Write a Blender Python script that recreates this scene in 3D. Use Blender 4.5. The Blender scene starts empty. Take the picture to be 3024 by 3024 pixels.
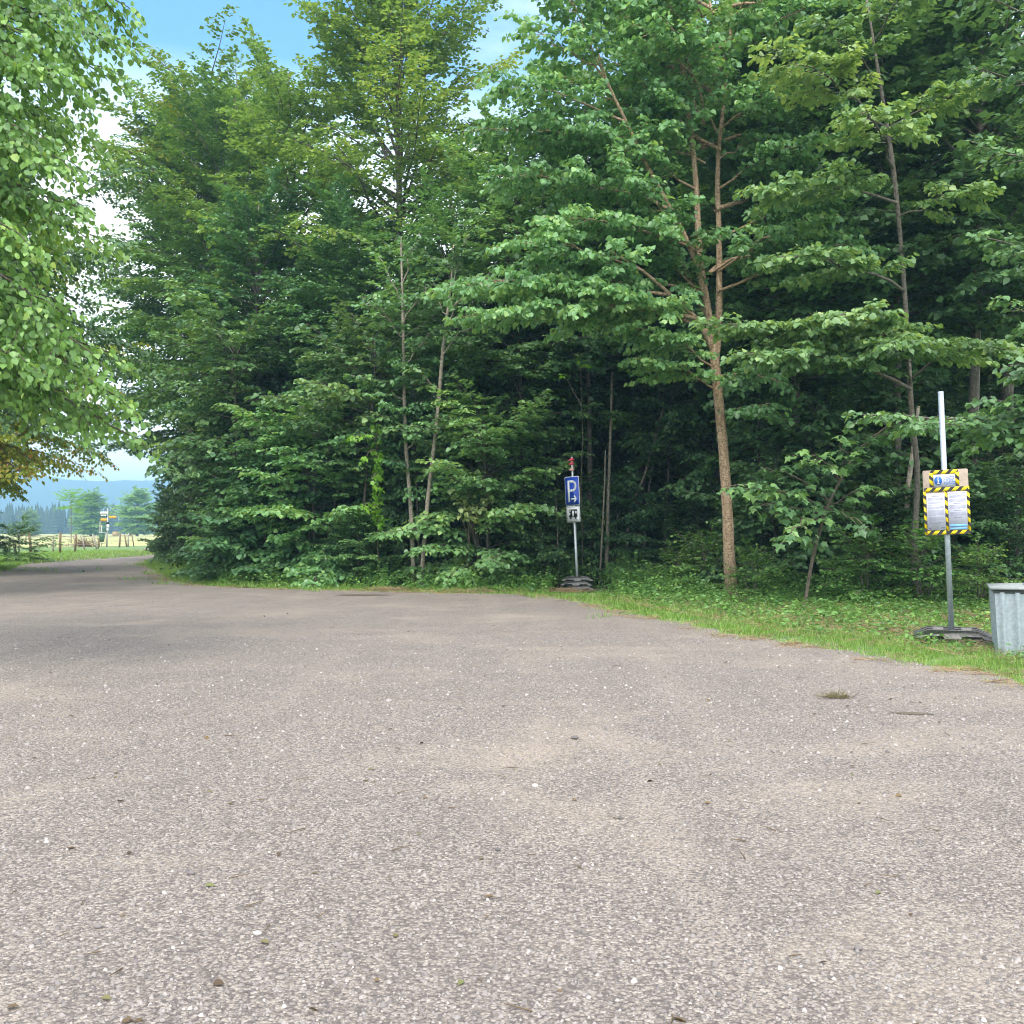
import bpy, math, random
import numpy as np
from mathutils import Vector, Matrix
R = math.radians
sc = bpy.context.scene
COL = sc.collection

# ---------------------------------------------------------------- camera, sky, sun, exposure
CAMH = 1.5; F = 2950.0; CU = 1512.0; HV = 1569.0
cam = bpy.data.cameras.new('camera'); camo = bpy.data.objects.new('camera', cam); COL.objects.link(camo)
cam.sensor_width = 36; cam.sensor_height = 36; cam.lens = 36 * F / 3024
cam.clip_start = 0.1; cam.clip_end = 20000
camo.location = (0, 0, CAMH); camo.rotation_euler = (R(90), 0, 0)
cam.shift_y = (HV - 1512) / 3024.0
sc.camera = camo
SUN_EL, SUN_AZ = 54.0, 188.0      # azimuth clockwise from +Y: behind the camera, to the left
world = bpy.data.worlds.new('World'); sc.world = world; world.use_nodes = True
wn = world.node_tree; wn.nodes.clear()
def wnode(t): return wn.nodes.new(t)
sky = wnode('ShaderNodeTexSky'); sky.sky_type = 'NISHITA'; sky.sun_disc = False
sky.sun_elevation = R(SUN_EL); sky.sun_rotation = R(SUN_AZ); sky.air_density = 1.0; sky.dust_density = 0.6; sky.ozone_density = 1.6
tc = wnode('ShaderNodeTexCoord')
sep = wnode('ShaderNodeSeparateXYZ'); wn.links.new(tc.outputs['Generated'], sep.inputs[0])
mp = wnode('ShaderNodeMapping'); mp.inputs['Scale'].default_value = (1.0, 1.0, 2.6); mp.inputs['Location'].default_value = (0.35, 0.2, 0.1)
wn.links.new(tc.outputs['Generated'], mp.inputs[0])
cn = wnode('ShaderNodeTexNoise'); cn.inputs['Scale'].default_value = 2.4; cn.inputs['Detail'].default_value = 7; cn.inputs['Roughness'].default_value = 0.55
wn.links.new(mp.outputs[0], cn.inputs['Vector'])
cr = wnode('ShaderNodeMapRange'); cr.inputs['From Min'].default_value = 0.56; cr.inputs['From Max'].default_value = 0.70
wn.links.new(cn.outputs['Fac'], cr.inputs['Value'])
# cloud banks lie low over the horizon, clear sky above them in view
lo = wnode('ShaderNodeMapRange'); lo.inputs['From Min'].default_value = 0.42; lo.inputs['From Max'].default_value = 0.28
wn.links.new(sep.outputs['Z'], lo.inputs['Value'])
mx = wnode('ShaderNodeMath'); mx.operation = 'MAXIMUM'; mx.use_clamp = True
ml = wnode('ShaderNodeMath'); ml.operation = 'MULTIPLY'; ml.inputs[1].default_value = 0.85
dp = wnode('ShaderNodeVectorMath'); dp.operation = 'DOT_PRODUCT'; dp.inputs[1].default_value = (-0.30, 0.82, 0.49); nv = wnode('ShaderNodeVectorMath'); nv.operation = 'NORMALIZE'
wn.links.new(tc.outputs['Generated'], nv.inputs[0]); wn.links.new(nv.outputs[0], dp.inputs[0])
op = wnode('ShaderNodeMapRange'); op.inputs['From Min'].default_value = 0.86; op.inputs['From Max'].default_value = 0.55; op.inputs['To Max'].default_value = 0.9; wn.links.new(dp.outputs['Value'], op.inputs['Value'])
cov = wnode('ShaderNodeMath'); cov.operation = 'MAXIMUM'
wn.links.new(lo.outputs[0], ml.inputs[0]); thin = wnode('ShaderNodeMath'); thin.operation = 'MULTIPLY'; thin.inputs[1].default_value = 0.3; wn.links.new(cr.outputs[0], thin.inputs[0]); wn.links.new(thin.outputs[0], mx.inputs[0]); wn.links.new(ml.outputs[0], mx.inputs[1])
# keep the frame's upper left clear: unseen cloud overhead and behind the camera is added to whiten the light
mix = wnode('ShaderNodeMix'); mix.data_type = 'RGBA'
hi = wnode('ShaderNodeMix'); hi.data_type = 'RGBA'; hi.blend_type = 'MULTIPLY'; hi.inputs[0].default_value = 1.0
wn.links.new(sky.outputs[0], hi.inputs[6]); hi.inputs[7].default_value = (0.66, 1.05, 1.22, 1)
wn.links.new(hi.outputs[2], mix.inputs[6]); mix.inputs[7].default_value = (11.0, 10.8, 10.9, 1)
wn.links.new(mx.outputs[0], cov.inputs[0]); wn.links.new(op.outputs[0], cov.inputs[1]); wn.links.new(cov.outputs[0], mix.inputs[0])
bg = wnode('ShaderNodeBackground'); bg.inputs['Strength'].default_value = 0.12
wn.links.new(mix.outputs[2], bg.inputs['Color'])
wo = wnode('ShaderNodeOutputWorld'); wn.links.new(bg.outputs[0], wo.inputs['Surface'])
sl = bpy.data.lights.new('sun', 'SUN'); sl.energy = 1.35; sl.angle = R(24); sl.color = (1, 0.95, 0.86)
so = bpy.data.objects.new('sun', sl); COL.objects.link(so)
sd = Vector((math.sin(R(SUN_AZ)) * math.cos(R(SUN_EL)), math.cos(R(SUN_AZ)) * math.cos(R(SUN_EL)), math.sin(R(SUN_EL))))
so.rotation_euler = sd.to_track_quat('Z', 'Y').to_euler()
sc.view_settings.view_transform = 'Standard'; sc.view_settings.look = 'None'; sc.view_settings.gamma = 1
sc.view_settings.exposure = 1.30
sc.cycles.max_bounces = 6; sc.cycles.diffuse_bounces = 3; sc.cycles.glossy_bounces = 2; sc.cycles.transmission_bounces = 4
sc.cycles.volume_bounces = 0; sc.cycles.filter_width = 1.05; sc.cycles.transparent_max_bounces = 4

# ---------------------------------------------------------------- helpers
def PX(u, v, d): return np.array([(u - CU) / F * d, d, CAMH - (v - HV) / F * d])
def G(u, v):
    d = CAMH * F / (v - HV); return ((u - CU) / F * d, d)
def tag(o, label=None, cat=None, group=None, kind=None):
    if label: o['label'] = label
    if cat: o['category'] = cat
    if group: o['group'] = group
    if kind: o['kind'] = kind
    return o
def empty(name, loc=(0, 0, 0)):
    o = bpy.data.objects.new(name, None); COL.objects.link(o); o.location = loc; o.empty_display_size = 0.2; return o
def link(name, me, parent=None, loc=None, rot=None):
    o = bpy.data.objects.new(name, me); COL.objects.link(o)
    if parent is not None: o.parent = parent
    if loc is not None: o.location = loc
    if rot is not None: o.rotation_euler = rot
    return o
class MB:
    """collects polygons (numpy blocks of equal face size) into one mesh"""
    def __init__(s): s.v = []; s.n = 0; s.f = []; s.a = []
    def add(s, V, Fc, tint=0.5):
        V = np.asarray(V, float).reshape(-1, 3); s.v.append(V)
        s.a.append(np.broadcast_to(np.asarray(tint, float), (len(V),)))
        if isinstance(Fc, np.ndarray): s.f.append(Fc + s.n)
        else:
            by = {}
            for f in Fc: by.setdefault(len(f), []).append(f)
            for k in by: s.f.append(np.array(by[k]) + s.n)
        s.n += len(V)
    def mesh(s, name, mat, smooth=False):
        me = bpy.data.meshes.new(name)
        V = np.concatenate(s.v); A = np.concatenate(s.a)
        me.vertices.add(len(V)); me.vertices.foreach_set('co', V.astype(np.float32).ravel())
        li = np.concatenate([f.ravel() for f in s.f]); tot = np.concatenate([np.full(len(f), f.shape[1]) for f in s.f])
        me.loops.add(len(li)); me.loops.foreach_set('vertex_index', li.astype(np.int32))
        me.polygons.add(len(tot)); me.polygons.foreach_set('loop_start', np.concatenate([[0], np.cumsum(tot)[:-1]]).astype(np.int32))
        me.polygons.foreach_set('loop_total', tot.astype(np.int32))
        if smooth: me.polygons.foreach_set('use_smooth', np.ones(len(tot), bool))
        at = me.attributes.new('tint', 'FLOAT', 'POINT'); at.data.foreach_set('value', A.astype(np.float32))
        me.update(calc_edges=True); me.validate()
        if mat: me.materials.append(mat)
        return me
    def obj(s, name, mat, parent=None, loc=None, rot=None, smooth=False):
        return link(name, s.mesh(name, mat, smooth), parent, loc, rot)
    def box(s, x0, x1, y0, y1, z0, z1, tint=0.5):
        V = [(x, y, z) for z in (z0, z1) for y in (y0, y1) for x in (x0, x1)]
        s.add(V, [(0, 2, 3, 1), (4, 5, 7, 6), (0, 1, 5, 4), (2, 6, 7, 3), (0, 4, 6, 2), (1, 3, 7, 5)], tint)
    def tube(s, P, rad, n=8, cap=True, tint=0.5, wob=0, rng=None):
        P = np.asarray(P, float); m = len(P); rad = np.broadcast_to(np.asarray(rad, float), (m,))
        T = np.gradient(P, axis=0); T /= np.linalg.norm(T, axis=1)[:, None] + 1e-9
        ref = np.array([0, 1.0, 0]) if abs(T[0, 1]) < 0.8 else np.array([1.0, 0, 0])
        A = np.cross(T, ref); A /= np.linalg.norm(A, axis=1)[:, None] + 1e-9; B = np.cross(T, A)
        an = np.linspace(0, 2 * np.pi, n, endpoint=False)
        rr = rad[:, None] * (1 + (wob * rng.uniform(-1, 1, (m, n)) if wob else 0))
        V = P[:, None, :] + rr[..., None] * (np.cos(an)[None, :, None] * A[:, None, :] + np.sin(an)[None, :, None] * B[:, None, :])
        idx = np.arange(m * n).reshape(m, n); a = idx[:-1]; b = idx[1:]
        Q = np.stack([a, np.roll(a, -1, 1), np.roll(b, -1, 1), b], -1).reshape(-1, 4)
        base = s.n; s.add(V.reshape(-1, 3), Q, tint)
        if cap: s.f.append(np.array([list(idx[0][::-1])]) + base); s.f.append(np.array([list(idx[-1])]) + base)
    def segs(s, p0, p1, r0, r1, tint=0.5):
        """many straight three-sided twigs at once"""
        D = p1 - p0; L = np.linalg.norm(D, axis=1)[:, None] + 1e-9; D = D / L
        A = np.cross(D, [0.13, 0.2, 0.97]); A /= np.linalg.norm(A, axis=1)[:, None] + 1e-9; B = np.cross(D, A)
        vs = []
        for (p, r) in ((p0, r0), (p1, r1)):
            r = np.broadcast_to(np.asarray(r, float), (len(p),))[:, None]
            for k in range(3):
                a = k * 2.0944; vs.append(p + r * (math.cos(a) * A + math.sin(a) * B))
        V = np.stack(vs, 1); i = np.arange(len(p0))[:, None] * 6
        Q = np.concatenate([i + np.array([[k, (k + 1) % 3, 3 + (k + 1) % 3, 3 + k]]) for k in range(3)])
        s.add(V.reshape(-1, 3), Q, tint)
    def prism(s, pts, y0, y1, tint=0.5):
        """polygon in x,z extruded from y0 (front) to y1"""
        n = len(pts); V = [(x, y0, z) for x, z in pts] + [(x, y1, z) for x, z in pts]
        s.add(V, [tuple(range(n)), tuple(range(2 * n - 1, n - 1, -1))] + [(i, i + n, (i + 1) % n + n, (i + 1) % n) for i in range(n)], tint)
    def stroke(s, pts, w, y0, y1, closed=False):
        P = [Vector(p) for p in pts]; n = len(P); Lp = []; Rp = []
        for i in range(n):
            a = P[i - 1] if (i > 0 or closed) else P[i]; b = P[(i + 1) % n] if (i < n - 1 or closed) else P[i]
            t = (b - a).normalized(); nrm = Vector((-t.y, t.x)); Lp.append(P[i] + nrm * w / 2); Rp.append(P[i] - nrm * w / 2)
        for i in range(n if closed else n - 1):
            j = (i + 1) % n; s.prism([tuple(Lp[i]), tuple(Lp[j]), tuple(Rp[j]), tuple(Rp[i])], y0, y1)
def rrect(x0, x1, z0, z1, r, k=4):
    pts = []
    for cx, cz, a0 in ((x1 - r, z1 - r, 0), (x0 + r, z1 - r, 90), (x0 + r, z0 + r, 180), (x1 - r, z0 + r, 270)):
        for i in range(k + 1):
            a = R(a0 + 90 * i / k); pts.append((cx + r * math.cos(a), cz + r * math.sin(a)))
    return pts
def disc(cx, cz, rx, rz, n=20): return [(cx + rx * math.cos(2 * math.pi * i / n), cz + rz * math.sin(2 * math.pi * i / n)) for i in range(n)]

# ---------------------------------------------------------------- materials
def new_mat(name):
    m = bpy.data.materials.new(name); m.use_nodes = True; nt = m.node_tree
    return m, nt, nt.nodes['Principled BSDF'], nt.nodes['Material Output']
def N(nt, t, **kw):
    n = nt.nodes.new(t)
    for k, v in kw.items():
        if k in n.inputs: n.inputs[k].default_value = v
        else: setattr(n, k, v)
    return n
def ramp(nt, stops, src):
    r = nt.nodes.new('ShaderNodeValToRGB'); e = r.color_ramp.elements
    while len(e) < len(stops): e.new(0.5)
    for i, (p, c) in enumerate(stops): e[i].position = p; e[i].color = (*c, 1)
    nt.links.new(src, r.inputs[0]); return r
def mixc(nt, fac, a, b, mode='MIX'):
    m = nt.nodes.new('ShaderNodeMix'); m.data_type = 'RGBA'; m.blend_type = mode
    for sock, val in ((m.inputs[0], fac), (m.inputs[6], a), (m.inputs[7], b)):
        if isinstance(val, (int, float)): sock.default_value = val
        elif isinstance(val, tuple): sock.default_value = (*val, 1)
        else: nt.links.new(val, sock)
    return m.outputs[2]
def plain(name, col, rough=0.6, metal=0.0, var=0.12, scale=12.0, bump=0.0):
    m, nt, b, o = new_mat(name)
    tcn = N(nt, 'ShaderNodeTexCoord'); no = N(nt, 'ShaderNodeTexNoise', Scale=scale, Detail=5.0, Roughness=0.6)
    nt.links.new(tcn.outputs['Object'], no.inputs['Vector'])
    lo_ = tuple(c * (1 - var * 1.6) for c in col); hi_ = tuple(min(1, c * (1 + var)) for c in col)
    r = ramp(nt, [(0.3, lo_), (0.7, hi_)], no.outputs['Fac']); nt.links.new(r.outputs[0], b.inputs['Base Color'])
    b.inputs['Roughness'].default_value = rough; b.inputs['Metallic'].default_value = metal
    if bump:
        bp = N(nt, 'ShaderNodeBump', Strength=bump, Distance=0.01); nt.links.new(no.outputs['Fac'], bp.inputs['Height']); nt.links.new(bp.outputs[0], b.inputs['Normal'])
    return m
def leaf_mat(name, stops, transl=0.36, rough=0.40, spec=0.6):
    m, nt, b, o = new_mat(name)
    at = N(nt, 'ShaderNodeAttribute', attribute_name='tint')
    r = ramp(nt, stops, at.outputs['Fac'])
    oi = N(nt, 'ShaderNodeObjectInfo'); hs = N(nt, 'ShaderNodeHueSaturation'); nt.links.new(r.outputs[0], hs.inputs['Color'])      # every plant has its own shade of green
    m1 = N(nt, 'ShaderNodeMapRange'); m1.inputs['To Min'].default_value = 0.482; m1.inputs['To Max'].default_value = 0.508; nt.links.new(oi.outputs['Random'], m1.inputs['Value']); nt.links.new(m1.outputs[0], hs.inputs['Hue'])
    m0 = N(nt, 'ShaderNodeMath', operation='MULTIPLY'); m0.inputs[1].default_value = 7.31; nt.links.new(oi.outputs['Random'], m0.inputs[0]); mf = N(nt, 'ShaderNodeMath', operation='FRACT'); nt.links.new(m0.outputs[0], mf.inputs[0])
    m2_ = N(nt, 'ShaderNodeMapRange'); m2_.inputs['To Min'].default_value = 0.86; m2_.inputs['To Max'].default_value = 1.16; nt.links.new(mf.outputs[0], m2_.inputs['Value']); nt.links.new(m2_.outputs[0], hs.inputs['Value'])
    nt.links.new(hs.outputs[0], b.inputs['Base Color'])
    b.inputs['Roughness'].default_value = rough; b.inputs['Specular IOR Level'].default_value = spec
    t = N(nt, 'ShaderNodeBsdfTranslucent'); tcol = mixc(nt, 1.0, hs.outputs[0], (1.5, 1.35, 0.6), 'MULTIPLY'); nt.links.new(tcol, t.inputs[0])
    ms = N(nt, 'ShaderNodeMixShader'); ms.inputs[0].default_value = transl
    nt.links.new(b.outputs[0], ms.inputs[1]); nt.links.new(t.outputs[0], ms.inputs[2]); nt.links.new(ms.outputs[0], o.inputs['Surface'])
    return m
LINDEN = leaf_mat('linden_leaf', [(0.0, (0.075, 0.160, 0.068)), (0.55, (0.145, 0.300, 0.118)), (0.9, (0.225, 0.42, 0.165)), (1.0, (0.30, 0.47, 0.17))])
WARMLIN = leaf_mat('warm_linden_leaf', [(0.0, (0.080, 0.170, 0.055)), (0.55, (0.165, 0.325, 0.088)), (0.9, (0.25, 0.43, 0.12)), (1.0, (0.34, 0.48, 0.13))], 0.38, 0.42)
MAPLE = leaf_mat('maple_leaf', [(0.0, (0.062, 0.140, 0.062)), (0.7, (0.125, 0.265, 0.105)), (1.0, (0.21, 0.38, 0.12))], 0.26)
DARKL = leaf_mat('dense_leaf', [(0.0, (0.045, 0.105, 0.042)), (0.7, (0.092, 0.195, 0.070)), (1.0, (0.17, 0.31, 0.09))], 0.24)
BEECH = leaf_mat('edge_leaf', [(0.0, (0.065, 0.150, 0.045)), (0.7, (0.145, 0.28, 0.075)), (1.0, (0.27, 0.41, 0.09))], 0.32)
YELLOW = leaf_mat('yellowing_leaf', [(0.0, (0.105, 0.210, 0.036)), (0.6, (0.180, 0.308, 0.042)), (1.0, (0.390, 0.378, 0.060))], 0.34)
AUTUMN = leaf_mat('tinged_leaf', [(0.0, (0.15, 0.26, 0.04)), (0.5, (0.32, 0.42, 0.06)), (0.82, (0.52, 0.44, 0.06)), (1.0, (0.52, 0.24, 0.06))], 0.42)
PALE = leaf_mat('pale_leaf', [(0.0, (0.182, 0.299, 0.108)), (1.0, (0.364, 0.468, 0.156))], 0.3)
LIME = leaf_mat('bright_leaf', [(0.0, (0.135, 0.350, 0.036)), (1.0, (0.255, 0.532, 0.060))], 0.38)
GRASS = leaf_mat('grass_blade', [(0.0, (0.10, 0.20, 0.035)), (0.6, (0.19, 0.34, 0.055)), (0.85, (0.28, 0.37, 0.10)), (1.0, (0.44, 0.36, 0.20))], 0.3, 0.5)
HERB = leaf_mat('herb_leaf', [(0.0, (0.065, 0.16, 0.045)), (0.7, (0.16, 0.32, 0.075)), (1.0, (0.27, 0.42, 0.11))], 0.28)
FARL = leaf_mat('far_leaf', [(0.0, (0.12, 0.25, 0.05)), (1.0, (0.26, 0.42, 0.09))], 0.3)
CONIF = leaf_mat('conifer_needle', [(0.0, (0.018, 0.045, 0.028)), (1.0, (0.05, 0.09, 0.045))], 0.05, 0.8)
def bark(name, c0, c1, moss=0.0, pale=0.0):
    m, nt, b, o = new_mat(name)
    tcn = N(nt, 'ShaderNodeTexCoord'); mpn = N(nt, 'ShaderNodeMapping', Scale=(9.0, 9.0, 2.2)); nt.links.new(tcn.outputs['Object'], mpn.inputs[0])
    no = N(nt, 'ShaderNodeTexNoise', Scale=2.0, Detail=7.0, Roughness=0.7); nt.links.new(mpn.outputs[0], no.inputs['Vector'])
    r = ramp(nt, [(0.30, c0), (0.68, c1)], no.outputs['Fac']); out = r.outputs[0]
    m2 = N(nt, 'ShaderNodeMapping', Scale=(11.0, 11.0, 20.0)); nt.links.new(tcn.outputs['Object'], m2.inputs[0])
    n2 = N(nt, 'ShaderNodeTexNoise', Scale=1.6, Detail=4.0); nt.links.new(m2.outputs[0], n2.inputs['Vector'])
    r2 = ramp(nt, [(0.50, (0, 0, 0)), (0.62, (1, 1, 1))], n2.outputs['Fac'])
    out = mixc(nt, r2.outputs[0], out, tuple(c * 0.8 for c in c0))
    if moss:
        sp = N(nt, 'ShaderNodeSeparateXYZ'); nt.links.new(tcn.outputs['Object'], sp.inputs[0])
        mr = N(nt, 'ShaderNodeMapRange'); mr.inputs['From Min'].default_value = 1.2; mr.inputs['From Max'].default_value = 0.2; nt.links.new(sp.outputs['Z'], mr.inputs['Value'])
        mm = N(nt, 'ShaderNodeMath', operation='MULTIPLY'); nt.links.new(mr.outputs[0], mm.inputs[0]); nt.links.new(no.outputs['Fac'], mm.inputs[1])
        out = mixc(nt, mm.outputs[0], out, (0.075, 0.085, 0.03))
    nt.links.new(out, b.inputs['Base Color']); b.inputs['Roughness'].default_value = 0.9
    bp = N(nt, 'ShaderNodeBump', Strength=0.9, Distance=0.03); nt.links.new(no.outputs['Fac'], bp.inputs['Height']); nt.links.new(bp.outputs[0], b.inputs['Normal'])
    return m
BARK = bark('grey_bark', (0.085, 0.070, 0.055), (0.22, 0.19, 0.155))
BARKA = bark('peeling_bark', (0.21, 0.13, 0.075), (0.56, 0.41, 0.27), moss=1.0)
TWIG = bark('twig_bark', (0.09, 0.07, 0.05), (0.20, 0.16, 0.12))
GALV = plain('galvanised_steel', (0.42, 0.47, 0.52), 0.5, 0.55, 0.14, 26.0, 0.05)
POLE = plain('pole_zinc', (0.56, 0.60, 0.62), 0.45, 0.4, 0.10, 18.0)
RUBBER = plain('recycled_rubber', (0.21, 0.20, 0.19), 0.85, 0.0, 0.35, 30.0, 0.3)
BLUE = plain('sign_blue', (0.008, 0.055, 0.42), 0.4, 0, 0.05, 8.0)
WHITE = plain('sign_white', (0.74, 0.75, 0.75), 0.45, 0, 0.05, 9.0)
BLACK = plain('sign_black', (0.015, 0.015, 0.018), 0.5, 0, 0.1, 9.0)
TAPEY = plain('tape_yellow', (0.85, 0.62, 0.01), 0.4, 0, 0.06, 20.0)
PLY = plain('board_wood', (0.34, 0.27, 0.21), 0.7, 0, 0.15, 14.0)
PAPER = plain('paper', (0.50, 0.50, 0.60), 0.9, 0, 0.0, 6.0)
INKG = plain('print_grey', (0.16, 0.16, 0.22), 0.7, 0, 0.1, 6.0)
INKB = plain('print_blue', (0.02, 0.13, 0.48), 0.6, 0, 0.06, 6.0)
BANNER = plain('banner_blue', (0.16, 0.42, 0.78), 0.6, 0, 0.05, 6.0)
RED = plain('faded_red', (0.62, 0.07, 0.09), 0.5, 0, 0.25, 30.0)
PINK = plain('faded_pink', (0.70, 0.42, 0.36), 0.5, 0, 0.2, 30.0)
WOODP = plain('weathered_post', (0.22, 0.15, 0.09), 0.9, 0, 0.35, 10.0, 0.4)
WOODG = plain('grey_post', (0.36, 0.30, 0.25), 0.9, 0, 0.25, 10.0, 0.4)
GREENP = plain('green_plastic', (0.035, 0.12, 0.06), 0.5, 0, 0.15, 6.0)
ORANGE = plain('trail_sign_yellow', (0.75, 0.36, 0.02), 0.5, 0, 0.08, 6.0)
STRAW = plain('hay', (0.55, 0.40, 0.20), 0.9, 0, 0.2, 6.0, 0.4)
DEAD = plain('dead_wood', (0.14, 0.10, 0.07), 0.9, 0, 0.35, 14.0, 0.4)

# gravel
GRAV, nt, b, o = new_mat('gravel')
tcn = N(nt, 'ShaderNodeTexCoord'); V0 = tcn.outputs['Object']
v1 = N(nt, 'ShaderNodeTexVoronoi', Scale=62.0, Randomness=1.0); v2 = N(nt, 'ShaderNodeTexVoronoi', Scale=135.0, Randomness=1.0)
wn1 = N(nt, 'ShaderNodeTexNoise', Scale=40.0, Detail=2.0)
nt.links.new(V0, wn1.inputs['Vector'])
addv = N(nt, 'ShaderNodeVectorMath', operation='MULTIPLY_ADD'); nt.links.new(wn1.outputs['Color'], addv.inputs[0]); addv.inputs[1].default_value = (0.012, 0.012, 0.012); nt.links.new(V0, addv.inputs[2])
for v in (v1, v2): nt.links.new(addv.outputs[0], v.inputs['Vector'])
s1 = N(nt, 'ShaderNodeSeparateColor'); nt.links.new(v1.outputs['Color'], s1.inputs[0])
s2 = N(nt, 'ShaderNodeSeparateColor'); nt.links.new(v2.outputs['Color'], s2.inputs[0])
stops = [(0.0, (0.135, 0.119, 0.112)), (0.28, (0.235, 0.208, 0.195)), (0.60, (0.335, 0.30, 0.28)), (0.86, (0.435, 0.395, 0.37)), (0.97, (0.53, 0.49, 0.46))]
r1 = ramp(nt, stops, s1.outputs[0]); r2 = ramp(nt, stops, s2.outputs[0])
c = mixc(nt, 0.45, r1.outputs[0], r2.outputs[0])
# fine fill between and over the stones: tan silt in patches and tracks
n3 = N(nt, 'ShaderNodeTexNoise', Scale=0.55, Detail=6.0, Roughness=0.62, Distortion=0.6); mp3 = N(nt, 'ShaderNodeMapping', Scale=(0.75, 1.0, 1.0), Rotation=(0, 0, R(28))); nt.links.new(V0, mp3.inputs[0]); nt.links.new(mp3.outputs[0], n3.inputs['Vector'])
m3 = N(nt, 'ShaderNodeMapRange'); m3.inputs['From Min'].default_value = 0.47; m3.inputs['From Max'].default_value = 0.72; nt.links.new(n3.outputs['Fac'], m3.inputs['Value'])
n4 = N(nt, 'ShaderNodeTexNoise', Scale=300.0, Detail=2.0); nt.links.new(V0, n4.inputs['Vector'])
silt = ramp(nt, [(0.3, (0.30, 0.25, 0.208)), (0.7, (0.42, 0.36, 0.305))], n4.outputs['Fac'])
nb = N(nt, 'ShaderNodeTexNoise', Scale=26.0, Detail=3.0); nt.links.new(V0, nb.inputs['Vector'])
mm = N(nt, 'ShaderNodeMath', operation='MULTIPLY_ADD'); nt.links.new(m3.outputs[0], mm.inputs[0]); nt.links.new(nb.outputs['Fac'], mm.inputs[1]); mm.inputs[2].default_value = 0.0
mmr = N(nt, 'ShaderNodeMapRange'); mmr.inputs['From Min'].default_value = 0.05; mmr.inputs['From Max'].default_value = 0.5; mmr.inputs['To Max'].default_value = 0.62; nt.links.new(mm.outputs[0], mmr.inputs['Value'])
c = mixc(nt, mmr.outputs[0], c, silt.outputs[0])
n5 = N(nt, 'ShaderNodeTexNoise', Scale=1.6, Detail=5.0); nt.links.new(V0, n5.inputs['Vector'])
r5 = ramp(nt, [(0.3, (0.84, 0.81, 0.75)), (0.7, (0.99, 0.95, 0.87))], n5.outputs['Fac']); c = mixc(nt, 1.0, c, r5.outputs[0], 'MULTIPLY')
mt = N(nt, 'ShaderNodeMapping', Scale=(1.7, 0.16, 1.0), Rotation=(0, 0, R(-38))); nt.links.new(V0, mt.inputs[0])
nt_ = N(nt, 'ShaderNodeTexNoise', Scale=1.0, Detail=5.0, Roughness=0.55, Distortion=0.3); nt.links.new(mt.outputs[0], nt_.inputs['Vector'])
mtr = N(nt, 'ShaderNodeMapRange'); mtr.inputs['From Min'].default_value = 0.54; mtr.inputs['From Max'].default_value = 0.68; mtr.inputs['To Max'].default_value = 0.55; nt.links.new(nt_.outputs['Fac'], mtr.inputs['Value'])
c = mixc(nt, mtr.outputs[0], c, silt.outputs[0])
# gaps between stones
g1 = N(nt, 'ShaderNodeMapRange'); g1.inputs['From Min'].default_value = 0.46; g1.inputs['From Max'].default_value = 0.76; nt.links.new(v1.outputs['Distance'], g1.inputs['Value'])
gi = N(nt, 'ShaderNodeMath', operation='MULTIPLY'); inv = N(nt, 'ShaderNodeMath', operation='SUBTRACT'); inv.inputs[0].default_value = 1.0; nt.links.new(mmr.outputs[0], inv.inputs[1])
nt.links.new(g1.outputs[0], gi.inputs[0]); nt.links.new(inv.outputs[0], gi.inputs[1])
c = mixc(nt, gi.outputs[0], c, (0.145, 0.125, 0.115))
nt.links.new(c, b.inputs['Base Color']); b.inputs['Roughness'].default_value = 0.95; b.inputs['Specular IOR Level'].default_value = 0.2
h = N(nt, 'ShaderNodeMath', operation='MULTIPLY'); nt.links.new(v1.outputs['Distance'], h.inputs[0]); h.inputs[1].default_value = -1.0
h2 = N(nt, 'ShaderNodeMath', operation='MULTIPLY_ADD'); nt.links.new(v2.outputs['Distance'], h2.inputs[0]); h2.inputs[1].default_value = -0.5; nt.links.new(h.outputs[0], h2.inputs[2])
h3 = N(nt, 'ShaderNodeMath', operation='MULTIPLY'); nt.links.new(h2.outputs[0], h3.inputs[0]); nt.links.new(inv.outputs[0], h3.inputs[1])
bp = N(nt, 'ShaderNodeBump', Strength=1.0, Distance=0.010); nt.links.new(h3.outputs[0], bp.inputs['Height']); nt.links.new(bp.outputs[0], b.inputs['Normal'])
# loose stones
STONE, nt, b, o = new_mat('stone')
at = N(nt, 'ShaderNodeAttribute', attribute_name='tint')
r = ramp(nt, [(0.0, (0.10, 0.09, 0.088)), (0.35, (0.22, 0.198, 0.188)), (0.7, (0.34, 0.308, 0.29)), (1.0, (0.55, 0.51, 0.47))], at.outputs['Fac']); nt.links.new(r.outputs[0], b.inputs['Base Color']); b.inputs['Roughness'].default_value = 0.85
def soilmat(name, stops, scale, d=8.0):
    m, nt, b, o = new_mat(name); tcn = N(nt, 'ShaderNodeTexCoord'); no = N(nt, 'ShaderNodeTexNoise', Scale=scale, Detail=d, Roughness=0.7); nt.links.new(tcn.outputs['Object'], no.inputs['Vector'])
    r = ramp(nt, stops, no.outputs['Fac']); n2 = N(nt, 'ShaderNodeTexNoise', Scale=scale * 12, Detail=3.0); nt.links.new(tcn.outputs['Object'], n2.inputs['Vector'])
    r2 = ramp(nt, [(0.3, (0.6, 0.6, 0.6)), (0.7, (1.2, 1.2, 1.2))], n2.outputs['Fac'])
    nt.links.new(mixc(nt, 1.0, r.outputs[0], r2.outputs[0], 'MULTIPLY'), b.inputs['Base Color']); b.inputs['Roughness'].default_value = 0.95
    bp = N(nt, 'ShaderNodeBump', Strength=0.8, Distance=0.03); nt.links.new(n2.outputs['Fac'], bp.inputs['Height']); nt.links.new(bp.outputs[0], b.inputs['Normal']); return m
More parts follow.
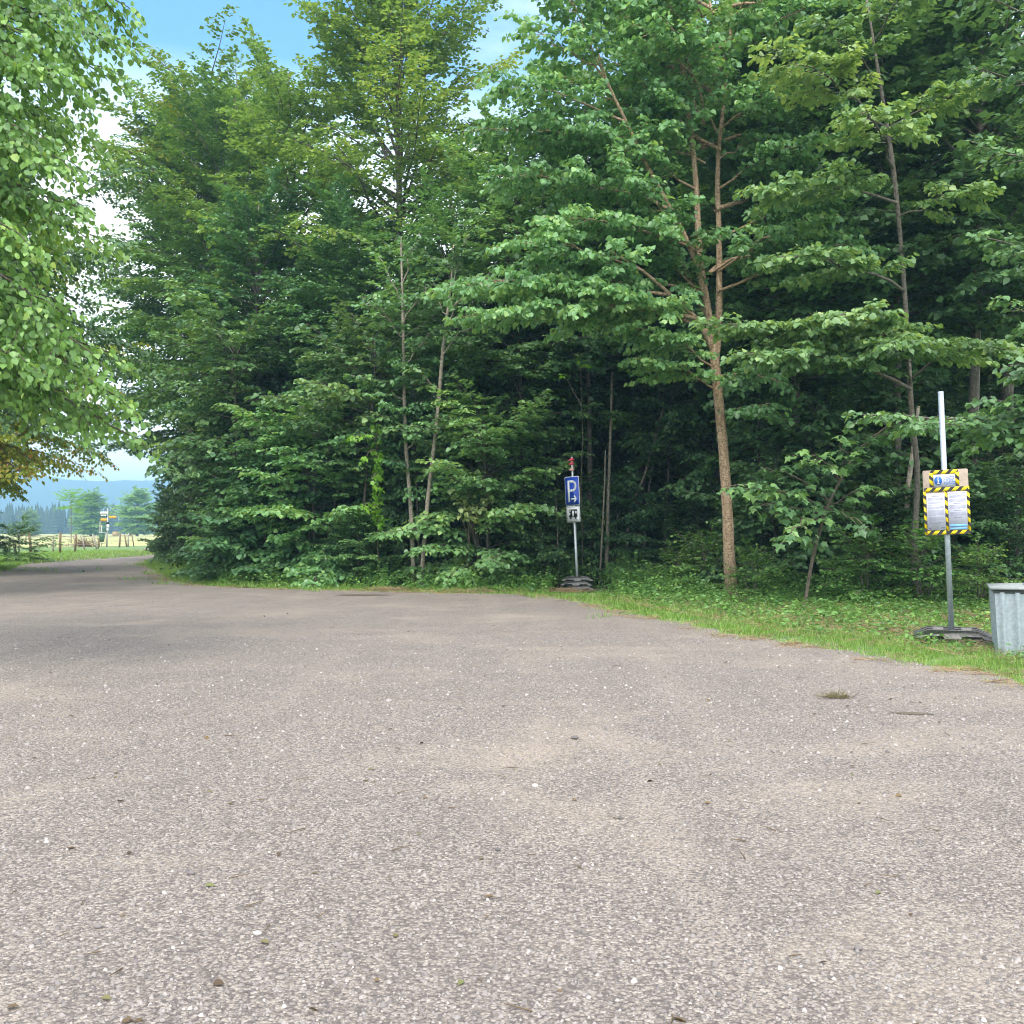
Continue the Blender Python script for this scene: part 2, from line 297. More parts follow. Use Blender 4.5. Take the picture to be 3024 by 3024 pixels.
VERGE = soilmat('verge_soil', [(0.3, (0.10, 0.085, 0.05)), (0.5, (0.08, 0.13, 0.03)), (0.7, (0.14, 0.22, 0.04))], 3.0)
MEADOW = soilmat('meadow', [(0.3, (0.11, 0.19, 0.05)), (0.7, (0.17, 0.26, 0.07))], 0.4)
LITTER = soilmat('forest_litter', [(0.3, (0.035, 0.027, 0.018)), (0.6, (0.075, 0.055, 0.035)), (0.75, (0.05, 0.08, 0.025))], 4.0)
FIELDM, nt, b, o = new_mat('hay_field')
tcn = N(nt, 'ShaderNodeTexCoord'); mpn = N(nt, 'ShaderNodeMapping', Scale=(0.01, 0.075, 1.0), Rotation=(0, 0, R(6))); nt.links.new(tcn.outputs['Object'], mpn.inputs[0])
no = N(nt, 'ShaderNodeTexNoise', Scale=1.0, Detail=6.0, Roughness=0.6); nt.links.new(mpn.outputs[0], no.inputs['Vector'])
r = ramp(nt, [(0.30, (0.20, 0.27, 0.06)), (0.5, (0.38, 0.37, 0.13)), (0.65, (0.44, 0.40, 0.17)), (0.8, (0.26, 0.32, 0.08))], no.outputs['Fac']); nt.links.new(r.outputs[0], b.inputs['Base Color']); b.inputs['Roughness'].default_value = 0.95
HILLM = soilmat('wooded_hill', [(0.3, (0.03, 0.06, 0.05)), (0.7, (0.06, 0.10, 0.07))], 0.01)

# ---------------------------------------------------------------- ground, gravel lot, field, hill
rng = np.random.default_rng(7)
def sheet(name, pts, z, mat):
    m = MB(); m.add([(x, y, z) for x, y in pts], [tuple(range(len(pts)))]); o = m.obj(name, mat); tag(o, kind='structure'); return o
sheet('ground', [(-3900, -300), (3900, -300), (3900, 3900), (-3900, 3900)], 0.0, MEADOW)
# edge of the gravel towards the wood, from the right foreground round to the far lane
EDGE = [(7.2, -25), (6.2, -8), (5.6, 0), (5.25, 5), G(3024, 2030), G(2850, 1988), G(2600, 1947), G(2300, 1895), G(2140, 1872), G(2020, 1838), G(1880, 1818), G(1760, 1786), G(1640, 1768), G(1560, 1757), G(1400, 1754), G(1200, 1750), G(900, 1743), G(750, 1738), G(630, 1733), G(560, 1724), G(500, 1712), G(460, 1692), G(432, 1672), G(424, 1655), (-21.2, 60), (-23.5, 68), (-26, 80), (-27, 92), (-22, 104), (-8, 112), (30, 118), (80, 120)]
LEFT = [(80, 126), (30, 125), (-12, 120), (-30, 110), (-35, 98), G(440, 1617), G(400, 1625), G(350, 1631), G(300, 1637), G(220, 1642), (-26.2, 58), G(118, 1650), G(60, 1666), G(0, 1688), (-20.5, 34), (-24, 26), (-26, 10), (-26, -25)]
def densify(P, step=0.10, near=45, amp=0.11):
    out = []; P = np.array(P, float)
    for a, b_ in zip(P[:-1], P[1:]):
        L = np.hypot(*(b_ - a)); st = step if min(a[1], b_[1]) < near else 1.0; n = max(1, int(L / st)); tt = np.arange(n)[:, None] / n; out.append(a + (b_ - a) * tt)
    out.append(P[-1:]); Q = np.concatenate(out)
    k = np.array([0.25, 0.5, 0.25])
    for _ in range(30): Q[1:-1] = 0.25 * Q[:-2] + 0.5 * Q[1:-1] + 0.25 * Q[2:]
    w = rng.normal(0, 1, (len(Q), 2)); w[1:-1] = (w[:-2] + w[1:-1] + w[2:]) / 3
    big = np.sin(np.arange(len(Q)) * 0.11)[:, None] * 0.4 + np.sin(np.arange(len(Q)) * 0.037 + 1)[:, None] * 0.8
    return Q + w * amp + big * amp * np.array([[1, 0.6]])
E = densify(EDGE); Lf = densify(LEFT)
from mathutils.geometry import tessellate_polygon
def tess_sheet(name, pts, z, mat):
    t = tessellate_polygon([[Vector((p[0], p[1], 0)) for p in pts]]); m = MB(); m.add([(x, y, z) for x, y in pts], [tuple(a) for a in t]); me = m.mesh(name, mat)
    if sum(p.normal.z for p in me.polygons) < 0: me.flip_normals()
    return tag(link(name, me), kind='structure')
tess_sheet('gravel_ground', list(map(tuple, E)) + list(map(tuple, Lf)), 0.012, GRAV)
fe = [tuple(p) for p in E if -5 < p[1] < 92][::6]
BACK = [(60, 4), (24, 12), (14, 19), (8, 21.5), (4, 22.8), (0.5, 25.5), (-4, 26.3), (-8.5, 28.5), (-12.5, 32.5), (-15.5, 38), (-18, 45), (-20.3, 54), (-22, 61)]
tess_sheet('forest_floor', BACK + [(-24, 92), (60, 92)], 0.004, LITTER)
tess_sheet('verge_ground', [(x - 0.15, y - .1) for x, y in fe if y < 61][::-1] + BACK[::-1], 0.008, VERGE)
sheet('field', [(-900, 78), (-50, 78), (-36, 110), (-30, 124), (900, 130), (900, 590), (-900, 590)], 0.004, FIELDM)
# hill behind the wood
m = MB(); nx, ny = 90, 14; gx = np.linspace(-1500, 1500, nx); gy = np.linspace(1750, 2600, ny)
X, Y = np.meshgrid(gx, gy); t = (Y - 1750) / 850
Hh = (118 + 14 * np.sin(X / 260) + 9 * np.sin(X / 97 + 2)) * np.sin(np.clip(t * 1.6, 0, 1) * np.pi / 2) * np.where(t > 0.7, 1 - (t - 0.7) / 0.3 * 0.6, 1) + rng.normal(0, 1.5, X.shape) * (t > 0)
V = np.stack([X, Y, Hh - 1], -1).reshape(-1, 3); ix = np.arange(nx * ny).reshape(ny, nx)
m.add(V, np.stack([ix[:-1, :-1], ix[:-1, 1:], ix[1:, 1:], ix[1:, :-1]], -1).reshape(-1, 4)); tag(m.obj('hill', HILLM, smooth=True), kind='structure')
# haze
m = MB(); m.box(-4000, 4000, -400, 4000, -1, 150)
HZ = bpy.data.materials.new('haze'); HZ.use_nodes = True; HZ.node_tree.nodes.clear()
pv = HZ.node_tree.nodes.new('ShaderNodeVolumePrincipled'); pv.inputs['Color'].default_value = (0.42, 0.76, 1.0, 1); pv.inputs['Density'].default_value = 0.0008; pv.inputs['Anisotropy'].default_value = 0.2
ho = HZ.node_tree.nodes.new('ShaderNodeOutputMaterial'); HZ.node_tree.links.new(pv.outputs[0], ho.inputs['Volume'])
tag(m.obj('haze', HZ), kind='stuff')

# ---------------------------------------------------------------- foliage engine
def rotz(D, a):
    c, s = np.cos(a), np.sin(a); return np.stack([D[:, 0] * c - D[:, 1] * s, D[:, 0] * s + D[:, 1] * c, D[:, 2]], 1)
def unit(D): return D / (np.linalg.norm(D, axis=1)[:, None] + 1e-9)
SHAPES = {
    'kite': (np.array([(0, 0, 0), (.5, .40, .04), (0, 1, -.12), (-.5, .40, .04)]), np.array([[0, 3, 2, 1]])),
    'ovate': (np.array([(0, 0, 0), (.44, .22, .07), (.40, .62, .04), (0, 1, -.16), (-.40, .62, .04), (-.44, .22, .07)]), np.array([[0, 3, 2, 1], [0, 5, 4, 3]])),
    'palm': (np.array([(0, 0, 0), (.34, -.05, .03), (.30, .22, .03), (.62, .42, -.02), (.28, .55, .03), (0, 1.0, -.12), (-.28, .55, .03), (-.62, .42, -.02), (-.30, .22, .03), (-.34, -.05, .03)]),
             [(0, 2, 1), (0, 4, 3, 2), (0, 5, 4), (0, 6, 5), (0, 8, 7, 6), (0, 9, 8)]),
}
def put_leaves(mb, rng, p, d, size, tint, shape='kite', tilt=0.35, width=0.8):
    n = len(p); up = np.array([0, 0, 1.0]) + rng.normal(0, tilt, (n, 3)); d = unit(d)
    s = unit(np.cross(d, up)); nn = np.cross(s, d)
    S, Fc = SHAPES[shape]; size = size[:, None, None]
    V = p[:, None, :] + size * (S[None, :, 0:1] * s[:, None, :] * width + S[None, :, 1:2] * d[:, None, :] + S[None, :, 2:3] * nn[:, None, :])
    k = len(S); off = np.arange(n)[:, None, None] * k
    if isinstance(Fc, np.ndarray): mb.add(V.reshape(-1, 3), (off + Fc[None]).reshape(-1, Fc.shape[1]), np.repeat(tint, k))
    else:
        base = mb.n; mb.add(V.reshape(-1, 3), (off + np.array([f for f in Fc if len(f) == 3])[None]).reshape(-1, 3), np.repeat(tint, k))
        mb.f.append((off + np.array([f for f in Fc if len(f) == 4])[None]).reshape(-1, 4) + base)
def foliage(mb, wood, rng, limbs, tw_sp=0.28, tw_len=1.3, st_sp=0.17, st_len=0.42, lf_sp=0.075, size=0.10, shape='kite', droop=0.25, leaf_drop=0.35, tilt=0.35, s0=0.22, twigs=True, tint_c=0.45, width=0.8, dense=1.0):
    """limb paths -> flat sprays of twigs -> leaves set alternately along them"""
    tw_sp *= .60; dense *= 1.55
    P0, D, Ln, TT = [], [], [], []
    for path in limbs:
        path = np.asarray(path); seg = np.linalg.norm(np.diff(path, axis=0), axis=1); cum = np.concatenate([[0], np.cumsum(seg)]); L = cum[-1]
        n = max(3, int(L * (1 - s0) / tw_sp)); s = np.linspace(s0, 1, n) + rng.uniform(-.4, .4, n) / n; s = np.clip(s, 0, 1)
        pos = np.stack([np.interp(s * L, cum, path[:, k]) for k in range(3)], 1)
        pos2 = np.stack([np.interp(np.minimum(s * L + .05, L), cum, path[:, k]) - np.interp(s * L - .25, cum, path[:, k]) for k in range(3)], 1)
        T = unit(pos2); sg = np.where(np.arange(n) % 2 == 0, 1, -1) * rng.uniform(.55, 1.25, n); sg[-1] = 0
        d = rotz(T, sg); d[:, 2] = T[:, 2] * 0.45 + rng.normal(0.02, .12, n); d = unit(d)
        ln = tw_len * min(1.25, 0.45 + L / 5) * (1.05 - 0.72 * s ** 1.4) * rng.uniform(.6, 1.2, n)
        P0.append(pos); D.append(d); Ln.append(ln); TT.append(np.full(n, rng.normal(0, .14)) + rng.normal(0, .07, n))
    P0 = np.concatenate(P0); D = np.concatenate(D); Ln = np.concatenate(Ln); TT = np.concatenate(TT)
    def along(P0, D, Ln, TT, sp, drp, t0=0.1):
        cnt = np.maximum(1, (Ln * dense / sp).astype(int)); idx = np.repeat(np.arange(len(P0)), cnt); j = np.concatenate([np.arange(c) for c in cnt])
        t = np.clip(t0 + (1 - t0) * (j + rng.uniform(.2, .8, len(j))) / cnt[idx], 0, 1)
        p = P0[idx] + D[idx] * (Ln[idx] * t)[:, None]; p[:, 2] -= drp * Ln[idx] * t ** 2
        return idx, j, t, p
    if wood is not None and twigs:
        e = P0 + D * Ln[:, None] * .55; e[:, 2] -= droop * Ln * .3; e2 = P0 + D * Ln[:, None]; e2[:, 2] -= droop * Ln
        wood.segs(P0, e, 0.010, 0.007); wood.segs(e, e2, 0.007, 0.003)
    idx, j, t, p = along(P0, D, Ln, TT, st_sp, droop)
    d2 = rotz(D[idx], np.where(j % 2 == 0, 1, -1) * rng.uniform(.5, 1.2, len(j))); d2[:, 2] -= 2 * droop * t * .5; d2[:, 2] += rng.normal(0, .10, len(j)); d2 = unit(d2)
    l2 = st_len * (1.15 - .8 * t) * rng.uniform(.6, 1.2, len(j)); t2 = TT[idx]
    i3, j3, tt3, p3 = along(p, d2, l2, t2, lf_sp, droop)
    d3 = rotz(d2[i3], np.where(j3 % 2 == 0, 1, -1) * rng.uniform(.3, 1.1, len(j3))); d3[:, 2] -= leaf_drop * rng.uniform(.3, 1.6, len(j3))
    i4, j4, tt4, p4 = along(P0, D, Ln, TT, lf_sp * 1.2, droop)
    d4 = rotz(D[i4], np.where(j4 % 2 == 0, 1, -1) * rng.uniform(.5, 1.3, len(j4))); d4[:, 2] -= leaf_drop * rng.uniform(.3, 1.6, len(j4))
    p = np.concatenate([p3, p4]); d = np.concatenate([d3, d4]); tn = np.concatenate([t2[i3], TT[i4]])
    n = len(p); tint = np.clip(tint_c + tn + rng.normal(0, .21, n), 0, 1)
    p = p + rng.normal(0, .025, p.shape)
    put_leaves(mb, rng, p, d, size * rng.uniform(.6, 1.2, n), tint, shape, tilt, width)
    return n
def arc(p0, p1, rise=0.12, n=7, rng=None, jit=0.0):
    p0 = np.asarray(p0, float); p1 = np.asarray(p1, float); t = np.linspace(0, 1, n)[:, None]; L = np.linalg.norm(p1 - p0)
    P = p0 + (p1 - p0) * t; P[:, 2] += rise * L * 4 * (t * (1 - t))[:, 0]
    if jit: P[1:-1] += rng.normal(0, jit, (n - 2, 3))
    return P
def limb_wood(wood, path, r0, n=5):
    L = len(path); wood.tube(path, np.linspace(r0, 0.008, L), n, cap=False)
PROF = {
    'forest': lambda t: (0.70 + 0.40 * np.sin(np.pi * min(1, t * .85 + .05))) * (1 - t ** 6 * .12),
    'broad': lambda t: (0.55 + 0.55 * np.sin(np.pi * min(1, t * .72 + .06))) * (1 - t ** 6 * .10),
    'bush': lambda t: (0.82 + 0.22 * np.sin(np.pi * t)) * (1 - .45 * t ** 4),
    'round': lambda t: math.sqrt(max(0.02, 1 - (2 * t - 1) ** 2)) * .95 + .05,
}
def build_tree(seed, H, cb, Rr, nl, leafmat, prof='forest', trunk_r=0.14, lean=(0, 0), barkm=None, rise=(0.15, 0.9), thin_trunk=None, rings=8, wob=0.04, twigs=False, stems=1, **kw):
    """returns (trunk mesh, crown mesh); base of the trunk at the origin"""
    rg = np.random.default_rng(seed); wood = MB(); leaf = MB(); limbs = []
    zz = np.linspace(0, H * (.86 if H > 9 else .86), 14); bend = np.cumsum(rg.normal(0, .05, (14, 2)), 0) * np.linspace(0, 1, 14)[:, None] * (H / 14) ** .5
    tp = np.stack([bend[:, 0] + lean[0] * zz, bend[:, 1] + lean[1] * zz, zz - .05], 1)
    rad = trunk_r * np.clip(1 - 0.9 * (zz / (H * .90)) ** 1.1, .02, 1) + .012; rad[0] *= 1.25
    for k in range(stems):
        q = tp.copy()
        if k: a = rg.uniform(0, 6.28); sp_ = rg.uniform(.15, .32); q[:, 0] += math.cos(a) * (.12 + sp_ * zz); q[:, 1] += math.sin(a) * (.12 + sp_ * zz); q = q[:10]
        wood.tube(q, rad[:len(q)], rings, cap=True, wob=wob, rng=rg)
    ph = rg.uniform(0, 6.28)
    ntier = max(4, int((H - cb) / (.85 if H > 9 else .5))); tz = (np.arange(ntier) + rg.uniform(.1, .9, ntier)) / ntier
    for i in range(nl):
        t = (i + rg.uniform(0, 1)) / nl; t = .5 * t + .5 * tz[np.argmin(abs(tz - t))]; z = cb + (H * (.80 if H > 9 else .84) - cb) * t * .96
        L = Rr * PROF[prof](t) * rg.uniform(.55, 1.28) + .25; az = ph + i * 2.39996 + rg.normal(0, .25)
        el = rise[0] + (max(rise[1], 1.15 if H > 9 else rise[1]) - rise[0]) * t ** 1.5 + rg.normal(0, .2)
        st = np.array([np.interp(z, zz, tp[:, 0]), np.interp(z, zz, tp[:, 1]), z])
        s = np.linspace(0, 1, 6); out = L * max(.25, np.cos(el)) * s; up = L * (np.sin(el) * 1.15 * s - .16 * s ** 2 * np.cos(el))
        aa = az + np.cumsum(rg.normal(0, .07, 6)); path = st + np.stack([np.cos(aa) * out, np.sin(aa) * out, up], 1)
        limbs.append(path); limb_wood(wood, path, min(trunk_r * .32, .012 + .010 * L), 4)
    foliage(leaf, wood, rg, limbs, twigs=twigs, **kw)
    return wood.mesh('trunk', barkm or BARK, True), leaf.mesh('crown', leafmat)
def plant(name, meshes, x, y, rz, label, cat='tree', group=None, scale=(1, 1, 1), z=0.0, parts=('trunk', 'crown')):
    o = empty(name, (x, y, z)); o.rotation_euler = (0, 0, rz); o.scale = scale; tag(o, label, cat, group)
    for nm, me in zip(parts, meshes): link(nm, me, o)
    return o

# ---------------------------------------------------------------- forest stock (meshes shared by copies)
VA = build_tree(11, 21, 6.0, 3.7, 78, MAPLE, 'forest', 0.13, rise=(.1, 1.15), size=0.210, lf_sp=0.155, st_sp=.24, tw_sp=.32, tw_len=1.9, width=.95)
VB = build_tree(12, 19, 5.2, 3.8, 76, LINDEN, 'forest', 0.12, lean=(.02, .01), rise=(.1, 1.15), size=0.185, lf_sp=0.145, st_sp=.23, tw_sp=.32, tw_len=1.9, width=.92)
VC = build_tree(13, 17, 6.6, 3.6, 62, DARKL, 'forest', 0.10, lean=(-.02, .02), rise=(.1, 1.15), size=0.210, lf_sp=0.160, st_sp=.25, tw_sp=.34, tw_len=1.8, width=.92)
VD = build_tree(14, 20, 3.5, 3.9, 72, BEECH, 'broad', 0.14, rise=(.1, 1.15), size=0.170, lf_sp=0.140, st_sp=.24, tw_sp=.32, tw_len=1.5, width=.92)
SA = build_tree(21, 5.6, 0.5, 2.5, 52, LINDEN, 'bush', 0.045, rise=(.12, .9), stems=3, size=0.155, lf_sp=0.100, st_sp=.17, tw_sp=.24, tw_len=1.1, twigs=True, shape='ovate', rings=5, width=.92, tint_c=.66)
SB = build_tree(22, 4.4, 0.25, 2.3, 46, MAPLE, 'bush', 0.04, rise=(.1, .8), stems=3, size=0.175, lf_sp=0.110, st_sp=.19, tw_sp=.25, tw_len=1.1, twigs=True, shape='ovate', rings=5, width=.95)
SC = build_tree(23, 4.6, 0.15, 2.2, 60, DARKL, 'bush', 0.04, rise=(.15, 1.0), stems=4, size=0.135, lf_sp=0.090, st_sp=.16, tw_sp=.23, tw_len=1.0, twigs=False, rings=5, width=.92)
SD = build_tree(24, 2.0, 0.1, 1.25, 26, HERB, 'bush', 0.02, rise=(.3, 1.1), stems=3, size=0.110, lf_sp=0.080, st_sp=.16, tw_sp=.2, tw_len=.7, twigs=True, rings=4, width=.92)
TS = build_tree(25, 8.6, 3.4, 2.4, 34, MAPLE, 'forest', 0.055, lean=(.05, 0), size=0.175, lf_sp=0.120, st_sp=.20, tw_sp=.27, tw_len=1.1, twigs=True, shape='ovate', rings=6, width=.95, tint_c=.66)

# ---------------------------------------------------------------- the forked tree at the edge of the grass
def WP(pts, base): return [PX(*p) - base for p in pts]
def custom_tree(name, base_uv, stems, limbs, leafmat, barkm, label, seed, cat='tree', **kw):
    """stems: lists of (u,v,d,radius); limbs: (start u,v,d),(end u,v,d),rise"""
    bx, by = base_uv if not isinstance(base_uv, tuple) or len(base_uv) == 2 else base_uv
    base = np.array([bx, by, 0.0]); rg = np.random.default_rng(seed); wood = MB(); leaf = MB()
    for stl in stems:
        P = np.array([PX(u, v, d) - base for u, v, d, r in stl]); rr = np.array([s_[3] for s_ in stl])
        # resample smoothly
        t = np.linspace(0, len(P) - 1, len(P) * 5); k = np.arange(len(P)); Q = np.stack([np.interp(t, k, P[:, i]) for i in range(3)], 1)
        for _ in range(4): Q[1:-1] = .25 * Q[:-2] + .5 * Q[1:-1] + .25 * Q[2:]
        wood.tube(Q, np.interp(t, k, rr), 14, wob=.05, rng=rg)
    lp = []
    for a, b_, rise in limbs:
        p = arc(PX(*a) - base, PX(*b_) - base, rise, 8, rg, .04); lp.append(p); limb_wood(wood, p, .010 + .0075 * np.linalg.norm(p[-1] - p[0]), 6)
    foliage(leaf, wood, rg, lp, **kw)
    return plant(name, (wood.mesh('trunk', barkm, True), leaf.mesh('crown', leafmat)), bx, by, 0, label, cat)
D = 23.2
bxy = (PX(2160, 1760, D)[0], D)
stemsA = [
 [(2160, 1768, D, .215), (2158, 1735, D, .155), (2153, 1640, D, .135), (2148, 1500, D, .125), (2136, 1320, D, .115), (2122, 1180, D, .115), (2110, 1060, D, .11), (2098, 960, D, .09), (2080, 850, D, .075), (2062, 720, D, .075), (2058, 560, D, .065), (2040, 380, D, .055), (2010, 180, D, .04), (1985, 0, D, .03), (1970, -120, D, .02)],
 [(2112, 1090, D, .08), (2122, 980, D + .1, .085), (2124, 860, D + .2, .075), (2124, 700, D + .3, .065), (2118, 560, D + .3, .06), (2122, 440, D + .4, .05), (2140, 280, D + .4, .04), (2158, 100, D + .5, .03), (2168, -120, D + .5, .02)],
 [(2084, 880, D, .06), (2050, 760, D - .3, .06), (2010, 670, D - .5, .055), (1960, 580, D - .8, .05), (1900, 470, D - 1, .045), (1850, 360, D - 1.2, .035), (1790, 240, D - 1.4, .03), (1750, 100, D - 1.5, .02)],
 [(2106, 1040, D, .06), (2060, 940, D - .4, .05), (1980, 870, D - .8, .04), (1900, 800, D - 1.2, .035), (1800, 740, D - 1.5, .025)]]
rA = random.Random(5); LA = [
 ((2060, 940, 22.8), (1370, 935, 20.3), .05), ((2090, 980, 23), (1480, 850, 20.8), .05), ((1980, 870, 22.4), (1340, 850, 20.6), .04), ((1900, 800, 22), (1520, 720, 20.4), .05),
 ((2040, 730, 22.8), (1620, 640, 21), .04), ((1980, 620, 22.5), (1480, 520, 21.2), .05), ((1900, 470, 22.2), (1430, 380, 21.4), .05), ((1850, 360, 22), (1470, 240, 21), .06), ((1790, 240, 21.8), (1540, 60, 21), .05),
 ((1800, 260, 21.8), (1640, -60, 21), .03), ((2058, 560, 23.2), (1720, 420, 22), .05), ((2045, 400, 23.2), (1800, 180, 22), .05), ((2020, 250, 23.2), (1840, 20, 22), .04),
 ((2120, 860, 23.3), (2540, 730, 21.2), .05), ((2124, 700, 23.4), (2520, 560, 22), .05), ((2124, 800, 23.3), (2420, 640, 21), .05), ((2118, 560, 23.5), (2440, 400, 22.3), .06), ((2130, 380, 23.5), (2400, 200, 22), .05),
 ((2150, 180, 23.6), (2380, 20, 22), .04), ((2160, 60, 23.6), (2330, -140, 22), .03), ((2140, 280, 23.5), (1980, 20, 22), .03), ((2010, 180, 23.2), (1940, -140, 22.5), .02),
 ((2105, 1120, 23.2), (2310, 1130, 22), .08), ((2130, 1230, 23.2), (2270, 1190, 22), .05), ((2110, 1150, 23.2), (1900, 1060, 22), .06), ((2100, 1080, 23.2), (1870, 960, 21.6), .06)]
for i in range(30):
    v = rA.uniform(20, 980) if i < 12 else rA.uniform(0, 520); u = 2110 + rA.uniform(-50, 20); side = rA.choice((-1, -1, 1)); LA.append(((u, v, 23.4), (u + side * rA.uniform(120, 520), v - rA.uniform(20, 330), rA.uniform(20.8, 27)), rA.uniform(-.03, .08)))
custom_tree('linden_tree', bxy, stemsA, LA, LINDEN, BARKA, 'forked tree with peeling tan bark standing alone at the edge of the grass', 31, size=0.135, shape='ovate', lf_sp=.085, st_sp=.19, tw_sp=.23, tw_len=1.5, st_len=.42, droop=.16, leaf_drop=.7, tilt=.6, tint_c=.68, s0=.16, width=.95)
# slender tree on the right whose low bright boughs reach towards the lot
D2 = 21.5; b2 = (PX(2705, 1775, D2)[0], D2)
st2 = [[(2705, 1776, D2, .08), (2700, 1600, D2, .065), (2712, 1400, D2, .06), (2690, 1200, D2, .056), (2680, 1000, D2, .052), (2668, 800, D2, .046), (2640, 500, D2, .05), (2600, 250, D2, .035), (2560, 0, D2, .02)]]
L2 = [((2690, 1150, 21.5), (2225, 1045, 18.2), .06), ((2690, 1120, 21.5), (2950, 1030, 18.6), .10), ((2685, 1060, 21.5), (2130, 955, 18.6), .03), ((2680, 1040, 21.5), (2480, 930, 18.3), .05),
      ((2690, 1130, 21.5), (2640, 1010, 18), .06), ((2670, 860, 21.5), (2330, 760, 19), .05), ((2650, 600, 21.5), (2260, 560, 19.5), .05), ((2620, 380, 21.5), (2290, 150, 19.6), .05), ((2640, 500, 21.5), (2560, 330, 18.8), .05),
      ((2620, 380, 21.5), (2900, 250, 20), .05), ((2650, 640, 21.5), (2900, 560, 20), .05), ((2600, 250, 21.5), (2420, 60, 20), .04), ((2580, 120, 21.5), (2700, -60, 20), .03)]
custom_tree('linden_tree', b2, st2, L2, LINDEN, BARK, 'slender tree right of the forked one with low bright level boughs above the notice board', 32, size=0.14, shape='ovate', lf_sp=.075, st_sp=.16, tw_sp=.19, tw_len=1.25, st_len=.38, droop=.12, leaf_drop=.5, tilt=.38, tint_c=.74, s0=.3, width=.95)
# leaning maple sapling
D3 = 19.6; b3 = (PX(2375, 1794, D3)[0], D3)
st3 = [[(2375, 1796, D3, .035), (2400, 1640, D3, .033), (2440, 1500, D3, .030), (2480, 1420, D3 - .1, .026), (2530, 1330, D3 - .3, .020), (2600, 1280, D3 - .6, .012)]]
L3 = [((2440, 1500, 19.6), (2150, 1435, 18.4), .06), ((2430, 1530, 19.6), (2230, 1500, 18.6), .06), ((2450, 1480, 19.6), (2260, 1380, 18.8), .05), ((2430, 1540, 19.6), (2330, 1580, 18.2), .08), ((2440, 1510, 19.6), (2560, 1570, 18.6), .1),
      ((2480, 1420, 19.5), (2370, 1330, 18.6), .08), ((2500, 1390, 19.4), (2480, 1290, 18.4), .06), ((2530, 1330, 19.3), (2690, 1260, 18.2), .08), ((2560, 1300, 19.1), (2800, 1235, 18.0), .06), ((2450, 1490, 19.6), (2620, 1450, 18.8), .08), ((2400, 1600, 19.6), (2300, 1610, 18.8), .08)]
custom_tree('maple_sapling', b3, st3, L3, MAPLE, TWIG, 'thin maple sapling leaning to the right with large lobed leaves', 33, cat='sapling', size=0.17, shape='palm', lf_sp=.12, st_sp=.24, tw_sp=.26, tw_len=.75, st_len=.3, droop=.2, leaf_drop=.6, tilt=.35, tint_c=.62, s0=.15, width=.9)
# tree just off the right edge whose boughs come in above the notice board and the bin
D4 = 16.5; b4 = (PX(3330, 1830, D4)[0], D4)
st4 = [[(3330, 1840, D4, .10), (3320, 1500, D4, .08), (3300, 1200, D4, .07), (3290, 700, D4, .05), (3280, 100, D4, .02)]]
L4 = [((3315, 1350, 16.5), (2560, 1225, 16.0), .05), ((3315, 1360, 16.5), (2780, 1250, 15.6), .05), ((3310, 1300, 16.5), (2930, 1180, 15.5), .06), ((3310, 1250, 16.5), (2990, 1060, 15.0), .05), ((3300, 1150, 16.5), (2960, 880, 16), .05), ((3295, 900, 16.5), (2900, 700, 16), .05),
      ((3290, 650, 16.5), (2880, 420, 16), .05), ((3285, 400, 16.5), (2890, 200, 16), .05), ((3285, 250, 16.5), (2900, -20, 16), .04)]
custom_tree('maple_tree', b4, st4, L4, MAPLE, BARK, 'tree just beyond the right edge with a long bough crossing behind the notice board pole', 34, size=0.125, shape='ovate', lf_sp=.075, st_sp=.19, tw_sp=.24, tw_len=.95, st_len=.34, droop=.2, leaf_drop=.5, tint_c=.55, s0=.25, width=.95)
# big tree off the left edge, drooping boughs near the camera
D5 = 11.5; b5 = (PX(-1100, 1950, D5)[0], D5)
st5 = [[(-1100, 1960, D5, .30), (-1090, 1500, D5, .25), (-1060, 900, D5, .22), (-1030, 300, D5, .17), (-1000, -500, D5, .12), (-960, -1200, D5, .05)]]
L5 = []
r5 = random.Random(9)
for (u, v, d, rise, vs) in [(405, 1310, 10.6, .20, 900), (350, 1180, 10.2, .20, 820), (300, 1060, 10.0, .20, 760), (180, 930, 9.6, .18, 700), (230, 1230, 11, .2, 900), (60, 1080, 9.4, .18, 860), (110, 1200, 10.4, .18, 950),
        (235, 640, 9.8, .12, 420), (280, 720, 10.4, .14, 500), (160, 780, 10.8, .14, 560), (60, 700, 9.2, .12, 560), (210, 500, 9.6, .12, 300), (290, 420, 11.0, .12, 200), (120, 420, 9.4, .10, 260),
        (340, 240, 11.2, .10, 0), (350, 150, 10.4, .10, -80), (220, 260, 9.8, .10, 60), (110, 130, 9.6, .08, 0), (250, 40, 11.0, .06, -160), (120, -60, 10, .06, -250), (0, 300, 9.4, .1, 150), (20, 560, 9.8, .1, 400), (-40, 900, 9.6, .15, 800), (400, 40, 11.6, .10, -250), (10, 1000, 11.5, .15, 860)]:
    L5.append(((-1060, vs + 150, 11.5), (u - 75, v - 50, d), rise * .8))
custom_tree('linden_tree', b5, st5, L5, WARMLIN, BARK, 'large linden off the left edge with drooping boughs of big bright leaves', 35, size=0.074, shape='ovate', lf_sp=.055, st_sp=.16, tw_sp=.165, tw_len=1.25, st_len=.38, droop=.40, leaf_drop=.95, tilt=.65, tint_c=.5, s0=.45, width=.92)

